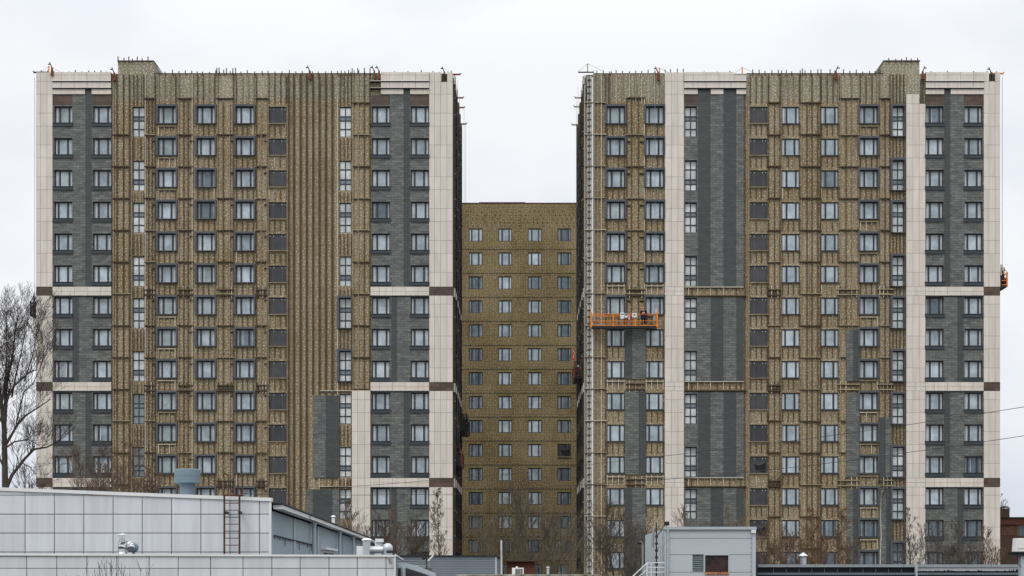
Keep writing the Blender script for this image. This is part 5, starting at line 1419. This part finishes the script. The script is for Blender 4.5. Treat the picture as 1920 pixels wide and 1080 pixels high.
def tree(px, ytop, d, label, hw=1.0, style='bare', seed=1, rk=1.0, bark='bark', twig='twig', depth=3, stems=2, name='bare_tree', leaf='leaf', leafn=0, baseh=None, minr=.0095, spread=.6, group='bare trees behind the low roofs'):
    """slender leaders with ascending side branches and fine twigs"""
    rr = random.Random(seed); x, y = X(px, d), Y(d); H = Z(ytop, d)
    t = thing(name, (x, y, 0), label, 'tree', group)
    tr = MB(); cr_ = MB(); tips = []
    if baseh is None: baseh = H*.35
    if name == 'birch_tree': stems = 1
    for s_ in range(stems):
        top = H*(1 if s_ == 0 else rr.uniform(.72, .95)); off = 0 if stems == 1 else rr.uniform(.35, 1.1)*hw*(1 if s_ % 2 else -1)
        fy = rr.uniform(-.8, .8)*hw
        n = 9; r0 = rk*(.0075*top+.012)*(1 if s_ == 0 else .8); fork = baseh*rr.uniform(.25, .7)
        pts = []; wx = wy = 0
        for i in range(n+1):
            q = i/n; wx += rr.uniform(-.09,.09)*hw; wy += rr.uniform(-.09,.09)
            g_ = max(0, (q*top-fork)/(top-fork))
            pts.append(Vector((x + wx*(q > 0) + off*g_**.8, y + wy*(q > 0) + fy*g_, q*top)))
        rads = [max(.010, r0*(1-.88*i/n)) for i in range(n+1)]
        for i in range(n): (tr if i < n*.55 or name == 'birch_tree' else cr_).tube(pts[i], pts[i+1], rads[i], rads[i+1], 6, caps=False)
        nb = int((top-baseh)*5.0)
        for j in range(nb):
            q = (baseh + (top-baseh)*(j+rr.random())/nb)/top; f = min(q*n, n-.01); i = int(f); p = pts[i].lerp(pts[i+1], f-i)
            rel = (q*top-baseh)/(top-baseh); a = rr.uniform(0, 6.28)
            ln = (.5 + 1.9*(1-rel)**.7*(min(1, rel*3+.35)))*hw*rr.uniform(.6, 1.25)*(.8 if name == 'birch_tree' else 1)
            nd = Vector((math.cos(a)*.8, math.sin(a)*.8, rr.uniform(.55, 1.2)))
            rb = max(minr*1.3, rads[i]*.38)
            grow(cr_, p, nd, ln*.6, rb, depth, rr, .32, .75, 3, 3, .24, tips, .68, 0, minr)
    tr.build('trunk', M[bark], t); cr_.build('branches', M[twig], t)
    if leafn:
        lv = MB()
        for i in range(leafn):
            p, dd_ = rr.choice(tips); c0 = p + Vector((rr.gauss(0,.05), rr.gauss(0,.05), rr.gauss(-.03,.06)))
            s = rr.uniform(.035,.07); a = Vector((rr.uniform(-1,1),rr.uniform(-1,1),rr.uniform(-1,1))).normalized()*s; bb = a.cross(Vector((rr.uniform(-1,1),rr.uniform(-1,1),rr.uniform(-1,1)))).normalized()*s*.7
            lv.quad(tuple(c0-a),tuple(c0-bb),tuple(c0+a),tuple(c0+bb))
        lv.build('dry_leaves', M[leaf], t)
    return t

# the big tree at the left edge
DT = 80.0
bt = thing('big_bare_tree', (X(9,DT), Y(DT), 0), 'tall bare dark tree with a thick trunk at the left edge', 'tree')
rr = random.Random(5); tr = MB(); cr_ = MB(); tips = []
def PT_(px, py, dy=0): return Vector((X(px,DT), Y(DT)+dy, Z(py,DT)))
def limb(mb, pts, r0, r1):
    n = len(pts)-1
    for i in range(n): mb.tube(pts[i], pts[i+1], r0+(r1-r0)*i/n, r0+(r1-r0)*(i+1)/n, 7, caps=False)
limb(tr, [PT_(9,1260),PT_(8,1000),PT_(10,915),PT_(9,860),PT_(8,800),PT_(4,770)], .20, .11)
limbs = [([(9,830),(6,790),(3,760),(-3,710),(-6,650),(-8,600)], .12, .03, 0),
         ([(8,800),(10,760),(9,735),(14,700),(22,660),(25,620),(30,590)], .11, .02, .4),
         ([(9,770),(16,745),(28,725),(40,715),(58,700),(75,695)], .07, .02, -.5),
         ([(12,915),(22,890),(45,860),(62,842),(85,838),(110,826)], .10, .025, .3),
         ([(12,832),(20,820),(35,795),(50,780),(75,765),(98,750)], .08, .02, -.4),
         ([(10,840),(25,828),(50,823),(70,835)], .05, .015, .6),
         ([(14,700),(20,725),(10,745)], .04, .03, .2),
         ([(22,745),(30,700),(38,665),(44,630),(46,595)], .05, .012, .2),
         ([(45,715),(60,670),(66,640),(70,605)], .035, .01, .1),
         ([(3,760),(12,700),(14,650),(14,600)], .05, .012, -.2),
         ([(30,795),(45,735),(62,720),(80,680),(84,650)], .04, .01, -.1),
         ([(62,842),(60,830)], .03, .02, .1),
         ([(40,868),(55,875),(66,890),(70,905)], .03, .01, .3),
         ([(9,880),(-5,850),(-25,820),(-50,800)], .06, .02, 0),
         ([(9,800),(-15,760),(-35,700),(-45,640)], .06, .02, 0)]
for pts, r0, r1, dy in limbs:
    P3 = [PT_(a, c, dy*i/len(pts)) for i, (a, c) in enumerate(pts)]
    limb(cr_, P3, r0, r1)
    n = len(P3)-1; tl = sum((P3[i+1]-P3[i]).length for i in range(n)); m_ = max(6, int(tl/.2))
    for j in range(m_):
        t_ = .22 + .78*j/m_; f = t_*n; i = min(int(f), n-1); p = P3[i].lerp(P3[i+1], f-i); ax = (P3[i+1]-P3[i]).normalized()
        a = rr.uniform(0, 6.28); side = Vector((math.cos(a), math.sin(a)*.7, rr.uniform(-.1,.3)))
        nd = (ax*.6 + side*.6 + Vector((0,0,.35))).normalized(); rb = max(.012, (r0+(r1-r0)*t_)*.42)
        grow(cr_, p, nd, rr.uniform(.5,.95), rb, 3, rr, .22, .7, 3, 4, .3, tips, .74, 0, .0055)
tr.build('trunk', M['bark'], bt); cr_.build('branches', M['bark'], bt)

G1 = 'bare trees behind the low roofs'
tree(165, 848, 105, 'reddish bare tree in front of the left grey bay of the left tower', seed=11, twig='twig_red', bark='twig_pale', depth=3, hw=1.0, baseh=7.5)
tree(202, 838, 108, 'dark bare tree just right of the reddish one, behind the white hall', seed=12, depth=3, hw=1.0, baseh=6)
tree(258, 846, 112, 'dark reddish bare tree in front of the brown insulation right of the left grey bay', seed=13, twig='twig_red', depth=3, hw=1.15, baseh=6)
tree(56, 880, 100, 'low tangled bare tree beside the foot of the big tree', seed=14, depth=3, hw=1.1, baseh=5)
tree(678, 950, 118, 'fan-shaped pale brown bare tree in front of the narrow cream pilaster', seed=15, twig='twig_red', depth=3, baseh=5, hw=.95)
tree(722, 968, 122, 'bare dark tree before the left half of the lower right grey bay, left tower', seed=16, depth=3, baseh=3.5, hw=.9)
tree(752, 955, 120, 'bare dark tree with reddish twigs before the middle of the right grey bay, left tower', seed=17, depth=3, twig='twig_red', baseh=3.5, hw=.9)
tree(786, 972, 121, 'bare dark tree leaning by the left of the cream corner pilaster, left tower', seed=18, depth=3, baseh=3.5, hw=.9)
tree(826, 920, 116, 'slender tree with clinging brown leaves in front of the cream corner pilaster', seed=19, depth=3, baseh=4.5, hw=.6, stems=1, leafn=380, name='leafy_tree')
tree(905, 965, 150, 'faint bare tree at the left foot of the brown block between the towers', seed=20, depth=3, baseh=4, twig='twig_pale', group=G1)
tree(948, 960, 155, 'pale twiggy tree left of the forked tree before the brown block', seed=21, depth=3, baseh=4, twig='twig_pale')
tree(1020, 930, 110, 'forked dark bare tree standing in front of the middle of the brown block', seed=22, depth=3, baseh=3.6, hw=1.6, rk=1.4)
tree(1068, 985, 130, 'low bare tree close to the inner edge of the right tower', seed=23, depth=3, baseh=3.5, twig='twig_pale')
tree(1158, 960, 112, 'dark spreading bare tree before the left window column of the right tower', seed=24, depth=3, baseh=3.2, hw=1.5, rk=1.3, stems=3)
tree(1183, 975, 118, 'bare tree between the first two window columns of the right tower', seed=25, depth=3, baseh=3.4, twig='twig', hw=.9)
tree(1300, 960, 125, 'bare tree showing above the left part of the grey block roof', seed=26, depth=3, baseh=4, twig='twig_pale', hw=.9)
tree(1378, 958, 128, 'bare tree showing above the right part of the grey block roof', seed=27, depth=3, baseh=4, twig='twig_pale', hw=.9)
tree(1445, 985, 122, 'bare tree just right of the grey block', seed=28, depth=3, baseh=3.4, twig='twig_red', hw=.9)
tree(1482, 1000, 126, 'low twiggy tree left of the stout chimney pipe', seed=29, depth=3, baseh=3, twig='twig_red', hw=.9)
tree(1536, 962, 124, 'russet tree with brown leaves just right of the stout chimney pipe', seed=30, depth=3, baseh=3.4, twig='twig_red', leafn=900, hw=.9, name='leafy_tree')
tree(1582, 965, 128, 'second russet tree with thin brown leaves left of the birch', seed=31, depth=3, baseh=3.4, twig='twig_red', leafn=500, hw=.85, name='leafy_tree')
tree(1650, 905, 120, 'birch with a thin white trunk in front of the right tower', seed=32, depth=3, baseh=9.5, twig='twig', bark='birch', hw=.75, name='birch_tree', rk=.8, stems=1)
tree(1716, 962, 118, 'bushy bare tree in front of the cream pilaster right of the birch', seed=33, depth=3, baseh=2.6, twig='twig', hw=.72, spread=.5)
tree(1772, 985, 123, 'bare tree before the left window column of the right-hand grey bay', seed=34, depth=3, baseh=3, twig='twig', hw=.9)
tree(1812, 982, 121, 'bare tree before the right window column of the right-hand grey bay', seed=35, depth=3, baseh=3, twig='twig', hw=.9)
tree(1852, 995, 119, 'bare tree in front of the outermost cream pilaster of the right tower', seed=36, depth=3, baseh=3, twig='twig_red', hw=.9)
tree(1880, 925, 200, 'thin bare tree peeping out beside the brick building chimney', seed=37, depth=3, baseh=8, twig='twig', hw=.7)
# garden shrub in front of the annex
t = thing('bare_shrub', (X(212,40), Y(40), 0), 'bare pale-twigged shrub poking up before the white annex, bottom left', 'shrub')
rr = random.Random(3); sb = MB()
for i in range(34):
    a = rr.gauss(0, .55); x0 = X(212,40)+rr.gauss(0,.12)
    H = 4.5 + rr.uniform(.25,.95)*(1-.35*abs(a))
    tipx = X(212,40) + a*1.0; ty = Y(40)+rr.uniform(-.5,.5)
    p0 = Vector((x0, Y(40), 0)); p1 = Vector((x0*.4+tipx*.6, ty, H*.72)); p2 = Vector((tipx, ty, H))
    sb.tube(p0, p1, .02, .011, 4, caps=False); sb.tube(p1, p2, .011, .005, 4, caps=False)
    for k in range(5):
        q = p1.lerp(p2, rr.random()); a2 = rr.uniform(-1,1)
        sb.tube(q, q+Vector((a2*.14, rr.uniform(-.1,.1), rr.uniform(.12,.34))), .006, .003, 3, caps=False)
sb.tube((X(221,40),Y(40),0),(X(222,40),Y(40),Z(1018,40)),.012,.006,4)
sb.build('twigs', M['twig_pale'], t)
sc.render.film_transparent = False
